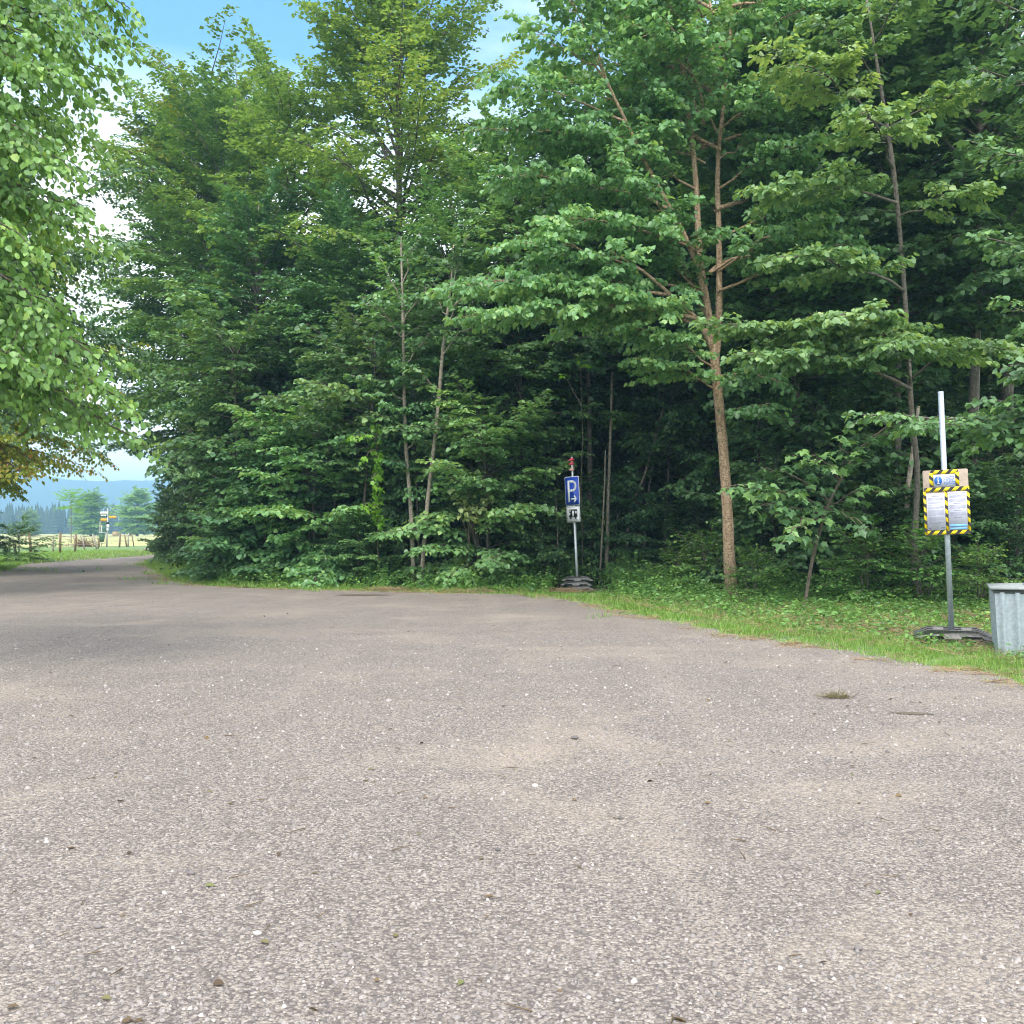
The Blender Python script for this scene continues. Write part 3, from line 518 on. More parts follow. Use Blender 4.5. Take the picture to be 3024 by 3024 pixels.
# ---------------------------------------------------------------- front row of the wood
def at(u, d): return (u - CU) / F * d, d
def stock(meshes, name, u, d, H0, top_v, rz, label, group=None, cat='tree', sx=1.0):
    H = CAMH - (top_v - HV) / F * d; k = H / H0; x, y = at(u, d)
    return plant(name, meshes, x, y, rz, label, cat, group, (k * sx, k * sx, k))
T0 = build_tree(40, 17, 4.8, 4.2, 80, DARKL, 'broad', 0.16, rise=(.0, .8), size=0.165, lf_sp=0.130, st_sp=.22, tw_sp=.28, tw_len=1.6, tint_c=.5, width=.92)
stock(T0, 'hornbeam_tree', 575, 50, 17, 520, .4, 'dark spreading tree overhanging the lane at the left corner of the wood')
T1c = build_tree(46, 19, 6.4, 3.6, 60, BEECH, 'broad', 0.13, rise=(.1, 1.2), size=0.16, lf_sp=.13, st_sp=.23, tw_sp=.30, tw_len=1.5, width=.9)
stock(T1c, 'beech_tree', 560, 47, 19, 190, 3.9, 'lighter slender tree leaning out above the lane beyond the drooping linden boughs')
T1 = build_tree(41, 22, 4.5, 4.3, 88, BEECH, 'broad', 0.18, rise=(.05, .95), size=0.170, lf_sp=0.135, st_sp=.23, tw_sp=.28, tw_len=1.6, width=.92)
stock(T1, 'beech_tree', 700, 42, 22, 120, 1.2, 'broad light green tree at the wood end, right of the dark overhanging one')
T1b = build_tree(42, 20, 12, 3.4, 44, YELLOW, 'broad', 0.14, rise=(.3, 1.1), size=0.165, lf_sp=0.130, st_sp=.22, tw_sp=.28, tw_len=1.4, width=.92)
stock(T1b, 'beech_tree', 600, 46, 20, 40, 2.2, 'tree whose yellowish green top rises highest at the left corner of the wood')
T2 = build_tree(43, 21, 5.0, 3.6, 76, WARMLIN, 'forest', 0.15, rise=(.2, 1.0), size=0.165, lf_sp=0.130, st_sp=.22, tw_sp=.28, tw_len=1.4, width=.92)
stock(T2, 'linden_tree', 880, 38, 21, -20, .9, 'mid green tree between the yellowish top and the tallest central tree', sx=1.0)
T3 = build_tree(44, 24, 8.0, 4.3, 90, WARMLIN, 'forest', 0.19, rise=(.45, 1.15), size=0.155, lf_sp=0.125, st_sp=.23, tw_sp=.29, tw_len=1.5, tint_c=.6, width=.92)
stock(T3, 'linden_tree', 1190, 35, 24, -420, 2.9, 'tallest tree in the middle of the wood with airy crown reaching out of the picture')
stock(VA, 'maple_tree', 1010, 33, 21, 480, 1.1, 'maple with layered boughs below and left of the tallest central tree', sx=1.05)
stock(VB, 'linden_tree', 1330, 32, 19, 420, 4.1, 'linden with layered boughs right below the tallest central tree')
stock(VA, 'maple_tree', 770, 35, 21, 420, 3.3, 'maple in the front row left of centre, above the spreading maple bush')
stock(VB, 'linden_tree', 1530, 29, 19, 230, .5, 'tree directly left of the forked tree, half hidden by its left boughs')
stock(VC, 'maple_tree', 1745, 29.5, 17, 200, 2.0, 'straight tree whose bare trunk rises just right of the parking sign')
stock(VA, 'maple_tree', 2350, 26, 21, -350, 5.1, 'dark maple filling the space right of the forked tree')
stock(VB, 'linden_tree', 2500, 28, 19, -500, 1.4, 'tall linden behind the slender tree with the level boughs')
stock(VA, 'maple_tree', 2870, 24.5, 21, -700, .2, 'tall dark maple with slim trunk left of the thick trunk at the right edge')
T5 = build_tree(45, 24, 8.0, 3.8, 60, MAPLE, 'forest', 0.20, rise=(.2, .9), size=0.190, lf_sp=0.150, st_sp=.24, tw_sp=.32, tw_len=1.5, width=.92)
stock(T5, 'maple_tree', 2975, 27, 24, -900, 1.0, 'thickest trunked tree near the right edge of the picture')
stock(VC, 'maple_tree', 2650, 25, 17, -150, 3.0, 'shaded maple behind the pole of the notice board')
stock(VD, 'beech_tree', 2120, 33, 20, -200, 3.6, 'lighter green tree glowing behind the crown of the forked tree')
# understory
stock(SC, 'hazel_bush', 530, 49, 4.6, 1300, 1.1, 'narrow dark bush at the very corner where the lane passes the wood', cat='bush', sx=.42)
stock(SC, 'hazel_bush', 500, 46, 4.6, 1470, 3.1, 'lowest dark bush at the lane corner with boughs over the grass', cat='bush', sx=.75)
stock(TS, 'young_maple', 1060, 28.5, 8.6, 880, .3, 'young maple with bright layered crown, tallest of the understory', cat='young tree')
stock(TS, 'young_maple', 720, 32, 8.6, 860, 2.5, 'young maple left of the bright layered one, above the edge thicket', cat='young tree')
stock(TS, 'young_maple', 1240, 28.0, 8.6, 1000, 4.1, 'young maple with thin leaning stem between the two big bushes', cat='young tree', sx=.7)
stock(SA, 'linden_bush', 930, 29.0, 5.6, 1170, .3, 'wide linden bush with bright tiers of leaves left of centre', cat='bush')
stock(SA, 'linden_bush', 1440, 27.4, 5.6, 1150, 2.2, 'large round-leaved bush left of the parking sign', cat='bush')
stock(SB, 'maple_bush', 1235, 29.4, 4.4, 1330, 1.2, 'darker bush between the two big linden bushes', cat='bush', sx=.8)
stock(SB, 'maple_bush', 800, 30.0, 4.4, 1300, 3.2, 'spreading maple bush left of the wide tiered linden bush', cat='bush')
stock(SC, 'hazel_bush', 770, 33.0, 4.6, 1230, .3, 'dark thicket bush in the middle of the left wood edge', cat='bush', sx=.9)
stock(SC, 'hazel_bush', 720, 38, 4.6, 1180, 1.9, 'tall dark thicket bush second from the lane', cat='bush', sx=.72)
stock(SC, 'hazel_bush', 650, 50, 4.6, 1230, 2.9, 'dark bush where the wood edge meets the lane', cat='bush', sx=.6)
stock(SC, 'hazel_bush', 600, 44, 4.6, 1330, 4.4, 'lower dark bush in front of the one at the lane corner', cat='bush', sx=.72)
stock(SB, 'maple_bush', 700, 30.3, 4.4, 1480, 5.0, 'low bush in the foreground of the left thicket, its boughs near the grass', cat='bush', sx=1.2)
stock(SA, 'linden_bush', 670, 35.5, 5.6, 1420, 5.0, 'low bright leaved bush at the left turn of the grass edge', cat='bush', sx=.9)
stock(SA, 'linden_bush', 1060, 27.6, 5.6, 1500, 1.0, 'low spreading bush between the thin tree stems and the tiered bush', cat='bush', sx=1.1)
stock(SB, 'maple_bush', 1610, 27.5, 4.4, 1430, .4, 'small bush behind the parking sign', cat='bush', sx=.85)
stock(SB, 'maple_bush', 2290, 24.5, 4.4, 1340, 4.4, 'shaded bush behind the maple sapling', cat='bush')
stock(SC, 'hazel_bush', 2560, 23.5, 4.6, 1440, 5.5, 'dark bush left of the notice board', cat='bush')
stock(SB, 'maple_bush', 2800, 22.5, 4.4, 1400, 2.5, 'bush behind the notice board pole', cat='bush')
stock(SC, 'hazel_bush', 3000, 21.5, 4.6, 1420, 1.5, 'dark bush behind the metal bin', cat='bush')
for u, d, tv, rz, lb in [(2225, 22.0, 1640, .3, 'leafy shrub against the foot of the forked trunk'), (2560, 20.6, 1600, 1.2, 'low broad leaved shrub at the back of the mown grass, left of the notice board'), (2480, 21.5, 1660, 2.2, 'lowest shrub right of the leaning sapling'),
                         (2720, 20.2, 1590, 3.3, 'shrub with pointed leaves right behind the notice board pole'), (2890, 19.5, 1640, 4.0, 'shrub between the notice board and the bin'), (2000, 24.5, 1640, 5.0, 'shrub at the left foot of the forked tree'), (2080, 23.8, 1600, 1.6, 'taller shrub just left of the forked trunk'), (1850, 26, 1660, .9, 'low shrub in the dark opening of the wood')]:
    stock(SD, 'shrub', u, d, 2.0, tv, rz, lb, cat='shrub', sx=1.15)
stock(SB, 'maple_bush', 2420, 25.5, 4.4, 1180, 1.9, 'tall shaded bush filling the wood behind the leaning sapling', cat='bush', sx=.9)
stock(SB, 'maple_bush', 2620, 26.0, 4.4, 1120, 3.9, 'tallest shaded bush left of the notice board pole', cat='bush', sx=.85)
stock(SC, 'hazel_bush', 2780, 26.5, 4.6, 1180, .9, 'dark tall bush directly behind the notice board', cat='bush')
stock(SB, 'maple_bush', 2950, 24.5, 4.4, 1200, 5.9, 'tall bush at the right edge below the thick trunk', cat='bush', sx=.9)
stock(TS, 'young_maple', 2240, 27.5, 8.6, 900, 1.3, 'young maple in shade right of the forked trunk', cat='young tree', sx=.85)
stock(TS, 'young_maple', 1960, 30.5, 8.6, 960, 5.3, 'young maple standing back in the dark opening left of the forked trunk', cat='young tree', sx=.8)
stock(SB, 'maple_bush', 1800, 29.5, 4.4, 1380, 3.0, 'shaded bush between the pale stems and the dark opening', cat='bush', sx=.85)
stock(SC, 'hazel_bush', 2060, 28.5, 4.6, 1450, 2.0, 'dark low bush behind the forked trunk', cat='bush')
# special sprays: pale drying cluster and bright lime shoot hanging in the bushes
def spray_plant(name, base, pts, mat, label, seed, **kw):
    bx, by = at(*base); b_ = np.array([bx, by, 0.]); rg = np.random.default_rng(seed); wood = MB(); leaf = MB(); lp = []
    for a, c_ in pts:
        p = arc(PX(*a) - b_, PX(*c_) - b_, .08, 6, rg, .03); lp.append(p); wood.tube(p, np.linspace(.02, .006, 6), 5, cap=False)
    foliage(leaf, wood, rg, lp, **kw); plant(name, (wood.mesh('stem', TWIG, True), leaf.mesh('foliage', mat)), bx, by, 0, label, 'bush', parts=('stem', 'foliage'))
spray_plant('pale_bush', (1380, 26.6), [((1380, 1745, 26.6), (1385, 1420, 26.0)), ((1385, 1600, 26.6), (1330, 1440, 25.8)), ((1385, 1600, 26.6), (1400, 1500, 25.4)), ((1380, 1600, 26.6), (1440, 1450, 25.6)), ((1385, 1560, 26.4), (1360, 1500, 25.4))], PALE, 'slim bush with a cluster of pale yellowish round leaves', 51, size=.13, shape='ovate', lf_sp=.09, st_sp=.16, tw_sp=.18, tw_len=.45, st_len=.25, droop=.5, leaf_drop=1.0, s0=.6, width=1.0)
spray_plant('maple_shoot', (1120, 27.2), [((1120, 1740, 27.2), (1110, 1260, 26.6)), ((1115, 1500, 26.9), (1070, 1500, 26.2)), ((1112, 1400, 26.8), (1100, 1420, 26.0)), ((1112, 1330, 26.7), (1075, 1350, 26.2)), ((1110, 1300, 26.7), (1040, 1290, 26.0))], LIME, 'upright shoot with vivid lime green lobed leaves', 52, size=.17, shape='palm', lf_sp=.13, st_sp=.2, tw_sp=.2, tw_len=.45, st_len=.25, droop=.3, leaf_drop=.9, s0=.35, width=.95)
spray_plant('lime_bush', (1700, 27.5), [((1720, 1735, 27.5), (1715, 1090, 26.4)), ((1717, 1200, 26.6), (1660, 1110, 26.2))], LIME, 'thin stem with a small lime green spray high in the dark opening', 53, size=.15, shape='palm', lf_sp=.13, st_sp=.2, tw_sp=.2, tw_len=.4, st_len=.25, droop=.2, leaf_drop=.7, s0=.93, width=.95)
PALEB = bark('pale_bark', (0.20, 0.165, 0.125), (0.46, 0.41, 0.33))
# bare stems seen in the opening
rs = np.random.default_rng(60)
def stem(u0, d, pts, r, label, group=None):
    x, y = at(u0, d); P = [(0, 0, -.05)] + [tuple(PX(u, v, d + dd) - np.array([x, y, 0])) for u, v, dd in pts]
    k = np.arange(len(P)); t = np.linspace(0, len(P) - 1, len(P) * 3); P = np.array(P); Q = np.stack([np.interp(t, k, P[:, i]) for i in range(3)], 1)
    m = MB(); m.tube(Q, np.linspace(r, r * .55, len(Q)), 7, wob=.06, rng=rs); o = m.obj('tree_trunk', PALEB, None, (x, y, 0), smooth=True); tag(o, label, 'tree trunk', group); return o
for ub, dq, path, lims, lb, sd_ in [
    (1222, 27.2, [(1222, 1732, .06), (1214, 1500, .055), (1196, 1300, .05), (1192, 1050, .045), (1188, 850, .035), (1184, 700, .02)], [(1000, 1080, 880), (1080, 1300, 960), (900, 1120, 760), (960, 1290, 820), (840, 1240, 690), (1180, 1040, 1110), (1330, 1330, 1230)], 'slender tree with thin pale stem rising straight left of the leaning one', 201),
    (1243, 27.0, [(1243, 1733, .062), (1262, 1480, .058), (1290, 1250, .05), (1310, 1000, .045), (1332, 850, .03), (1340, 720, .02)], [(1050, 1440, 930), (1150, 1200, 1080), (930, 1230, 830), (960, 1450, 800), (860, 1380, 700), (1290, 1390, 1200)], 'slender tree whose pale stem leans to the right above the roadside herbs', 202)]:
    bq = (PX(ub, 1740, dq)[0], dq)
    def onp(v): return float(np.interp(v, [p_[1] for p_ in path][::-1], [p_[0] for p_ in path][::-1]))
    custom_tree('maple_tree', bq, [[(u_, v_, dq, r_) for u_, v_, r_ in path]], [((onp(v0), v0, dq), (u1, v1, dq - 1.2 + .7 * (k_ % 3)), .06) for k_, (v0, u1, v1) in enumerate(lims)], MAPLE, PALEB, lb, sd_, size=0.15, shape='ovate', lf_sp=.11, st_sp=.2, tw_sp=.24, tw_len=1.2, st_len=.4, droop=.18, leaf_drop=.5, tilt=.45, tint_c=.6, s0=.15)
stem(1790, 28.8, [(1795, 1500, 0), (1802, 1300, 0), (1808, 1100, 0)], .06, 'pale stem just right of the straight bare trunk behind the parking sign')
stem(1770, 28.0, [(1785, 1440, 0), (1788, 1330, 0)], .03, 'thinnest pale pole between two trunks right of the parking sign')
stem(1842, 29.5, [(1860, 1500, 0), (1905, 1400, 0), (1960, 1200, 0)], .05, 'grey pole leaning right in the dark opening')
stem(1890, 31, [(1915, 1450, 0), (1940, 1300, 0), (1950, 1150, 0)], .045, 'faint leaning pole deepest in the dark opening')
stem(1650, 27.0, [(1646, 1560, 0), (1640, 1440, 0)], .022, 'twig like stem left of the parking sign pole')
stem(1630, 27.0, [(1610, 1630, 0), (1590, 1560, 0)], .018, 'short twig leaning left beside the parking sign')
stem(2880, 25.0, [(2878, 1400, 0), (2884, 1200, 0), (2890, 1000, 0), (2892, 800, 0)], .075, 'slim grey trunk right of the notice board pole top')
stem(2672, 23.2, [(2680, 1450, 0), (2700, 1300, 0), (2712, 1200, 0)], .07, 'curved trunk standing behind and left of the notice board')
# rest of the wood
rw = random.Random(77); deep = [VA, VB, VC, VC, VA, VD]; nm = ['maple_tree', 'linden_tree', 'maple_tree', 'maple_tree', 'maple_tree', 'beech_tree']
cells = []
for row, dd in enumerate([33, 38, 43, 49, 56, 64, 71]):
    umin = {33: 900, 38: 820, 43: 780, 49: 740, 56: 720, 64: 700, 71: 700}[dd]
    x0, x1 = at(umin, dd)[0], at(3024, dd)[0] + 4; x = x0 + rw.uniform(0, 2)
    while x < x1: cells.append((x, dd + rw.uniform(-2, 2))); x += rw.uniform(2.7, 4.2)
for (x, y) in cells:
    i = rw.randrange(6); H0 = (21, 19, 17, 17, 21, 20)[i]; u = x / y * F + CU
    hmax = 19 if u > 1700 else (12.5 if u > 1250 else 12.0); k = hmax * rw.uniform(.82, 1.05) / H0
    plant(nm[i], deep[i], x, y, rw.uniform(0, 6.28), 'shaded slender tree deep in the wood behind the front row', 'tree', 'trees deep in the wood', (k, k, k))
cells = []
for dd in (34, 38, 43, 48, 54, 60, 67, 72):
    x = at({34: 1000, 38: 950, 43: 860, 48: 860}.get(dd, 840), dd)[0]
    while x < at(3024, dd)[0] + 2: cells.append((x, dd + rw.uniform(-2, 2))); x += rw.uniform(3.0, 4.6)
for (x, y) in cells:
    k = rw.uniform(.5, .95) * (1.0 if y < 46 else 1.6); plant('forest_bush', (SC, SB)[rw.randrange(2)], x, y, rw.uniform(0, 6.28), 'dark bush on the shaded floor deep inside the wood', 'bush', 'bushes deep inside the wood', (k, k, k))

# ---------------------------------------------------------------- left side: autumn tinged tree, hedge, verge
TA = build_tree(61, 11.5, 3.6, 5.2, 76, AUTUMN, 'round', 0.17, rise=(-.25, .9), size=0.16, lf_sp=.12, st_sp=.24, tw_sp=.27, tw_len=1.5, droop=.35, leaf_drop=.8, tint_c=.36, width=.75)
plant('chestnut_tree', TA, at(-140, 34)[0] , 34, .5, 'tree with yellow and rust tinged leaves left of the lane')
plant('hazel_bush', SC, at(-120, 38)[0], 38, 1.1, 'dark hedge bush at the left edge below the tinged tree', 'bush', scale=(.75, .75, .78))
plant('hazel_bush', SC, at(-130, 45)[0], 45, 2.1, 'dark hedge bush behind the first one at the left edge', 'bush', scale=(.85, .85, .9))
plant('shrub', SD, at(55, 48)[0], 48, 2.1, 'small leafy shrub on the left verge beside the first fence post', 'shrub', scale=(1.1, 1.1, .8))

TL = build_tree(63, 13.6, 4.6, 3.9, 78, DARKL, 'round', 0.15, rise=(-.15, .8), size=0.12, lf_sp=.10, st_sp=.20, tw_sp=.25, tw_len=1.5, droop=.3, leaf_drop=.7, tint_c=.55, width=.8)
plant('hornbeam_tree', TL, at(-75, 24)[0], 24, 1.5, 'fine leaved darker tree hanging in behind the drooping linden boughs at the left')

# ---------------------------------------------------------------- grass, herbs, clippings, stones
def in_path(P0_, off):
    pass
g = np.random.default_rng(90)
Et = unit(np.concatenate([np.diff(E, axis=0), np.zeros((len(E) - 1, 1))], 1)); Es = E[:-1]; nrm = np.stack([Et[:, 1], -Et[:, 0]], 1)      # right hand side = vegetation
Lt = unit(np.concatenate([np.diff(Lf, axis=0), np.zeros((len(Lf) - 1, 1))], 1)); Ls = Lf[:-1]; lnrm = np.stack([Lt[:, 1], -Lt[:, 0]], 1)
def near_pick(S, Nr, n, y0, y1, power, o0, o1):
    seg = np.ones(len(S)); sel = np.where((S[:, 1] > y0) & (S[:, 1] < y1))[0]; w = 1.0 / np.maximum(S[sel, 1], 8) ** power
    i = g.choice(sel, n, p=w / w.sum()); o = o0 + (o1 - o0) * g.uniform(0, 1, n) ** 1.25; return S[i] + Nr[i] * o[:, None] + g.normal(0, .06, (n, 2)), o
def backy(x):
    B = np.array(BACK)[::-1]; return np.interp(x, B[:, 0], B[:, 1])
def blades(mb, xy, h, w, tint, lay=.35, z0=0.0):
    n = len(xy); a = g.uniform(0, 6.28, n); ca, sa = np.cos(a), np.sin(a); b0 = np.concatenate([xy, np.full((n, 1), z0)], 1)
    ln = g.normal(0, lay, (n, 2)) * h[:, None]
    mid = b0 + np.concatenate([ln * .4, (h * .6)[:, None]], 1); top = b0 + np.concatenate([ln * 1.2, (h * g.uniform(.55, 1, n))[:, None]], 1)
    sd = np.stack([ca, sa, np.zeros(n)], 1) * w[:, None]
    V = np.stack([b0 - sd, b0 + sd, mid + sd * .8, top, mid - sd * .8], 1); i = np.arange(n)[:, None] * 5
    mb.add(V.reshape(-1, 3), i + np.array([[0, 1, 2, 4]]), np.repeat(tint, 5)); mb.f.append(i + np.array([[4, 2, 3]]) + mb.n - 5 * n)
gm = MB()
def patch(xy, f=1.0): return .5 + .25 * (np.sin(xy[:, 0] * 2.1 * f + 1.3 * np.sin(xy[:, 1] * 1.7 * f)) + np.sin(xy[:, 1] * 2.9 * f + 1.1 * np.sin(xy[:, 0] * 3.3 * f)))
xy, o_ = near_pick(Es, nrm, 80000, 3, 62, 0.9, -.30, 1.45); keep = g.uniform(0, 1, len(xy)) < np.where(o_ < .05, .10 + .25 * (patch(xy, 2.3) > .62), .30 + .9 * patch(xy, 1.4)); xy, o_ = xy[keep], o_[keep]
sc_ = np.clip(xy[:, 1] / 14, .8, 2.2); h = (0.045 + .09 * np.clip(o_, 0, 1)) * g.uniform(.5, 1.5, len(xy)); q_s = G(1706, 1741); h *= np.where((abs(xy[:, 0] - q_s[0]) < .8) & (xy[:, 1] < q_s[1]) & (xy[:, 1] > q_s[1] - 2.5), .35, 1); blades(gm, xy, h, .0035 * sc_, np.clip(g.normal(.45, .2, len(xy)) + (o_ < .12) * .35, 0, 1), .5)
# wide clearing on the right: coarser grass, mown stalks lying about
n = 17000; xx = g.uniform(1.5, 12.5, n); yy = g.uniform(8, 23, n); ex = np.interp(yy, Es[:, 1][(Es[:, 1] > 2) & (Es[:, 0] > 0)], Es[:, 0][(Es[:, 1] > 2) & (Es[:, 0] > 0)])
ok = (xx > ex + .8) & (yy < backy(xx) + .8); xy = np.stack([xx, yy], 1)[ok]
kp = g.uniform(0, 1, len(xy)) < .15 + 1.0 * patch(xy, 1.1); xy = xy[kp]; blades(gm, xy, g.uniform(.05, .24, len(xy)), np.full(len(xy), .0045), np.clip(g.normal(.45, .25, len(xy)) + .35 * (patch(xy, .8) < .35), 0, 1), 1.0)
xy2, o_ = near_pick(Ls, lnrm, 16000, 27, 75, 0.6, -.05, 3.0); blades(gm, xy2, g.uniform(.06, .22, len(xy2)), np.full(len(xy2), .010), np.clip(g.normal(.5, .2, len(xy2)), 0, 1), .5)
n = 16000; xy3 = np.stack([g.uniform(-34, -22, n), g.uniform(40, 76, n)], 1); blades(gm, xy3, g.uniform(.08, .26, n), np.full(n, .014), np.clip(g.normal(.5, .2, n), 0, 1), .4)
tag(gm.obj('grass', GRASS), kind='stuff')
# herbs
hm = MB()
def herbs(xy, hh, nl, size):
    n = len(xy); idx = np.repeat(np.arange(n), nl); m = len(idx); z = hh[idx] * g.uniform(.15, 1.0, m); a = g.uniform(0, 6.28, m)
    r = .05 + .10 * hh[idx] * g.uniform(0, 1, m); p = np.stack([xy[idx, 0] + np.cos(a) * r, xy[idx, 1] + np.sin(a) * r, z], 1)
    d = np.stack([np.cos(a), np.sin(a), g.uniform(-.5, .35, m)], 1); tt = np.clip(g.normal(.45, .22, n)[idx] + g.normal(0, .12, m), 0, 1)
    put_leaves(hm, g, p, d, size * g.uniform(.6, 1.3, m), tt, 'ovate', .4, .62)
    b0 = np.concatenate([xy, np.zeros((n, 1))], 1); hm.segs(b0, b0 + np.stack([g.normal(0, .05, n), g.normal(0, .05, n), hh], 1), .004, .002)
n = 5200; xx = g.uniform(-20, 14, n); lim = backy(xx); yy = lim - g.uniform(-2.2, 2.4, n) ; hh = np.clip(.42 - .16 * (lim - yy), .10, .75) * g.uniform(.5, 1.35, n)
dE = np.array([np.min((Es[:, 0] - a) ** 2 + (Es[:, 1] - b_) ** 2) for a, b_ in zip(xx, yy)]) ** .5
side = np.array([((a - Es[k, 0]) * nrm[k, 0] + (b_ - Es[k, 1]) * nrm[k, 1]) for a, b_, k in ((a, b_, int(np.argmin((Es[:, 0] - a) ** 2 + (Es[:, 1] - b_) ** 2))) for a, b_ in zip(xx, yy))])
psx, psy = G(1706, 1741); ok = (side > .55) & ~((abs(xx - psx) < .75) & (yy < psy + .2) & (yy > psy - 4)) & ~((abs(xx - 5.05) < .45) & (yy > 20.5) & (yy < 23.4)); herbs(np.stack([xx, yy], 1)[ok], hh[ok], 12, .085)
n = 7500; xx = g.uniform(1.5, 12.5, n); yy = g.uniform(9, 23, n); exx = np.interp(yy, Es[:, 1][(Es[:, 1] > 2) & (Es[:, 0] > 0)], Es[:, 0][(Es[:, 1] > 2) & (Es[:, 0] > 0)]); ok = (xx > exx + 1.0) & (yy < backy(xx)) & (g.uniform(0, 1, n) < .25 + .8 * (yy / backy(xx)) ** 3) & ~((abs(xx - 5.0) < .5) & (yy > 21.0))
herbs(np.stack([xx, yy], 1)[ok], g.uniform(.06, .26, ok.sum()), 9, .075)
tag(hm.obj('undergrowth', HERB), kind='stuff')
# dry clippings and litter along the edge
lm = MB(); n = 17000; xx = g.uniform(1.2, 12, n); yy = g.uniform(8.5, 22, n); exx = np.interp(yy, Es[:, 1][(Es[:, 1] > 2) & (Es[:, 0] > 0)], Es[:, 0][(Es[:, 1] > 2) & (Es[:, 0] > 0)]); ok = (xx > exx + .6) & (yy < backy(xx)); a = np.stack([xx, yy, g.uniform(.02, .10, n)], 1)[ok]
q, _ = near_pick(Es, nrm, 6000, 5, 34, .8, -.40, .5); q = q[patch(q, 1.9) > .60]; a = np.concatenate([a, np.concatenate([q, np.full((len(q), 1), .016)], 1)])
for cx, cy, rx, ry in [(6.6, 14.3, .55, .4), (4.9, 16.5, .4, .3), (-1.0, 24.3, 1.0, .18), (-3.1, 25.0, .3, .2), (5.4, 14.9, .35, .3), (1.4, 24.6, .3, .2), (8.2, 16.8, .6, .4), (7.4, 18.8, .7, .3), (5.9, 12.9, .3, .25), (9.6, 18.2, .5, .5)]:
    m_ = 420; a = np.concatenate([a, np.stack([g.normal(cx, rx, m_), g.normal(cy, ry, m_), np.abs(g.normal(.03, .03, m_)) + .012], 1)])
th = g.uniform(0, 6.28, len(a)); L_ = g.uniform(.05, .22, len(a)); lm.segs(a, a + np.stack([np.cos(th) * L_, np.sin(th) * L_, g.uniform(-.01, .05, len(a))], 1), .0035, .002)
DRY = leaf_mat('dry_stalk', [(0, (.2, .12, .06)), (1, (.42, .30, .16))], .1, .8); tag(lm.obj('dry_clippings', plain('dry_clipping', (.36, .25, .14), .9, 0, .35, 3.0)), kind='stuff')
fl = MB(); n = 420; yy = 3 + 21 * g.uniform(0, 1, n) ** 1.3; xx = g.uniform(-.75, .45, n) * yy; th = g.uniform(0, 6.28, n); P_ = np.stack([xx, yy, np.full(n, .018)], 1)
put_leaves(fl, g, P_[:260], np.stack([np.cos(th), np.sin(th), g.uniform(0, .25, n)], 1)[:260], g.uniform(.018, .045, 260), g.uniform(0, 1, 260), 'ovate', .25, .7)
L_ = g.uniform(.03, .12, 160); fl.segs(P_[260:], P_[260:] + np.stack([np.cos(th[260:]) * L_, np.sin(th[260:]) * L_, np.full(160, .006)], 1), .003, .0015)
tag(fl.obj('fallen_leaves', leaf_mat('fallen_leaf', [(0, (.07, .045, .025)), (.7, (.20, .14, .06)), (1, (.16, .20, .06))], .1, .8)), kind='stuff')
# loose stones in the near gravel
sm = MB(); n = 52000; yy = 2.3 + 12 * g.uniform(0, 1, n) ** 2.1; xx = g.uniform(-.62, .62, n) * yy * 1.05; ok = xx < 4.6; xx, yy = xx[ok], yy[ok]; n = len(xx)
rr = np.exp(g.normal(math.log(.0056), .38, n)); rr = np.clip(rr, .003, .020) * np.clip(yy / 6, .85, 1.2); ph = g.uniform(0, 6.28, n)
base = []; 
for k in range(6):
    an = ph + k * 1.047; q_ = g.uniform(.75, 1.2, n); base.append(np.stack([xx + np.cos(an) * rr * q_, yy + np.sin(an) * rr * q_ * .85, .010 + rr * g.uniform(.0, .3, n)], 1))
tops = []
for k in range(3):
    an = ph + k * 2.094 + .5; q_ = g.uniform(.3, .6, n); tops.append(np.stack([xx + np.cos(an) * rr * q_, yy + np.sin(an) * rr * q_, .012 + rr * g.uniform(.6, 1.0, n)], 1))
V = np.stack(base + tops, 1); i = np.arange(n)[:, None] * 9; tn = np.clip(g.beta(2, 3.2, n), 0, 1); b0_ = sm.n
sm.add(V.reshape(-1, 3), i + np.array([[6, 7, 8]]), np.repeat(tn, 9))
for k in range(3): 
    a_, b__, c_ = 2 * k, 2 * k + 1, (2 * k + 2) % 6; t_, t2_ = 6 + k, 6 + (k + 1) % 3
    sm.f.append(i + np.array([[a_, b__, t_]])); sm.f.append(i + np.array([[b__, c_, t2_]])); sm.f.append(i + np.array([[b__, t2_, t_]]))
tag(sm.obj('loose_gravel', STONE), kind='stuff')
# a few larger single stones, a fallen tuft, a shallow puddle
def stone(u, v, r, tn, label):
    x, y = G(u, v); m = MB(); rr_ = np.random.default_rng(u); import itertools
    bm = []; P = []
    for j, (zz_, q_) in enumerate([(-.15, .7), (.15, 1.0), (.5, .85), (.75, .4)]):
        for k in range(8): an = k * .785; w_ = rr_.uniform(.85, 1.12); P.append((math.cos(an) * r * q_ * w_, math.sin(an) * r * q_ * w_ * .75, zz_ * r))
    fs = [tuple(range(24, 32))] + [(j * 8 + k, j * 8 + (k + 1) % 8, (j + 1) * 8 + (k + 1) % 8, (j + 1) * 8 + k) for j in range(3) for k in range(8)]
    m.add(P, fs, tn); o = m.obj('stone', STONE, None, (x, y, .014)); tag(o, label, 'stone')
stone(1697, 2187, .028, .08, 'dark round stone lying alone in the middle of the gravel')
stone(565, 2590, .018, .2, 'dark stone in the left foreground gravel')
stone(290, 2750, .016, .25, 'grey stone at the lower left of the gravel')
stone(760, 2770, .016, 1.0, 'white pebble in the lower left foreground gravel')
stone(2535, 2815, .017, .2, 'dark brown stone in the lower right foreground gravel')
stone(1470, 2520, .016, .05, 'small dark stone in the foreground just below the centre of the gravel')
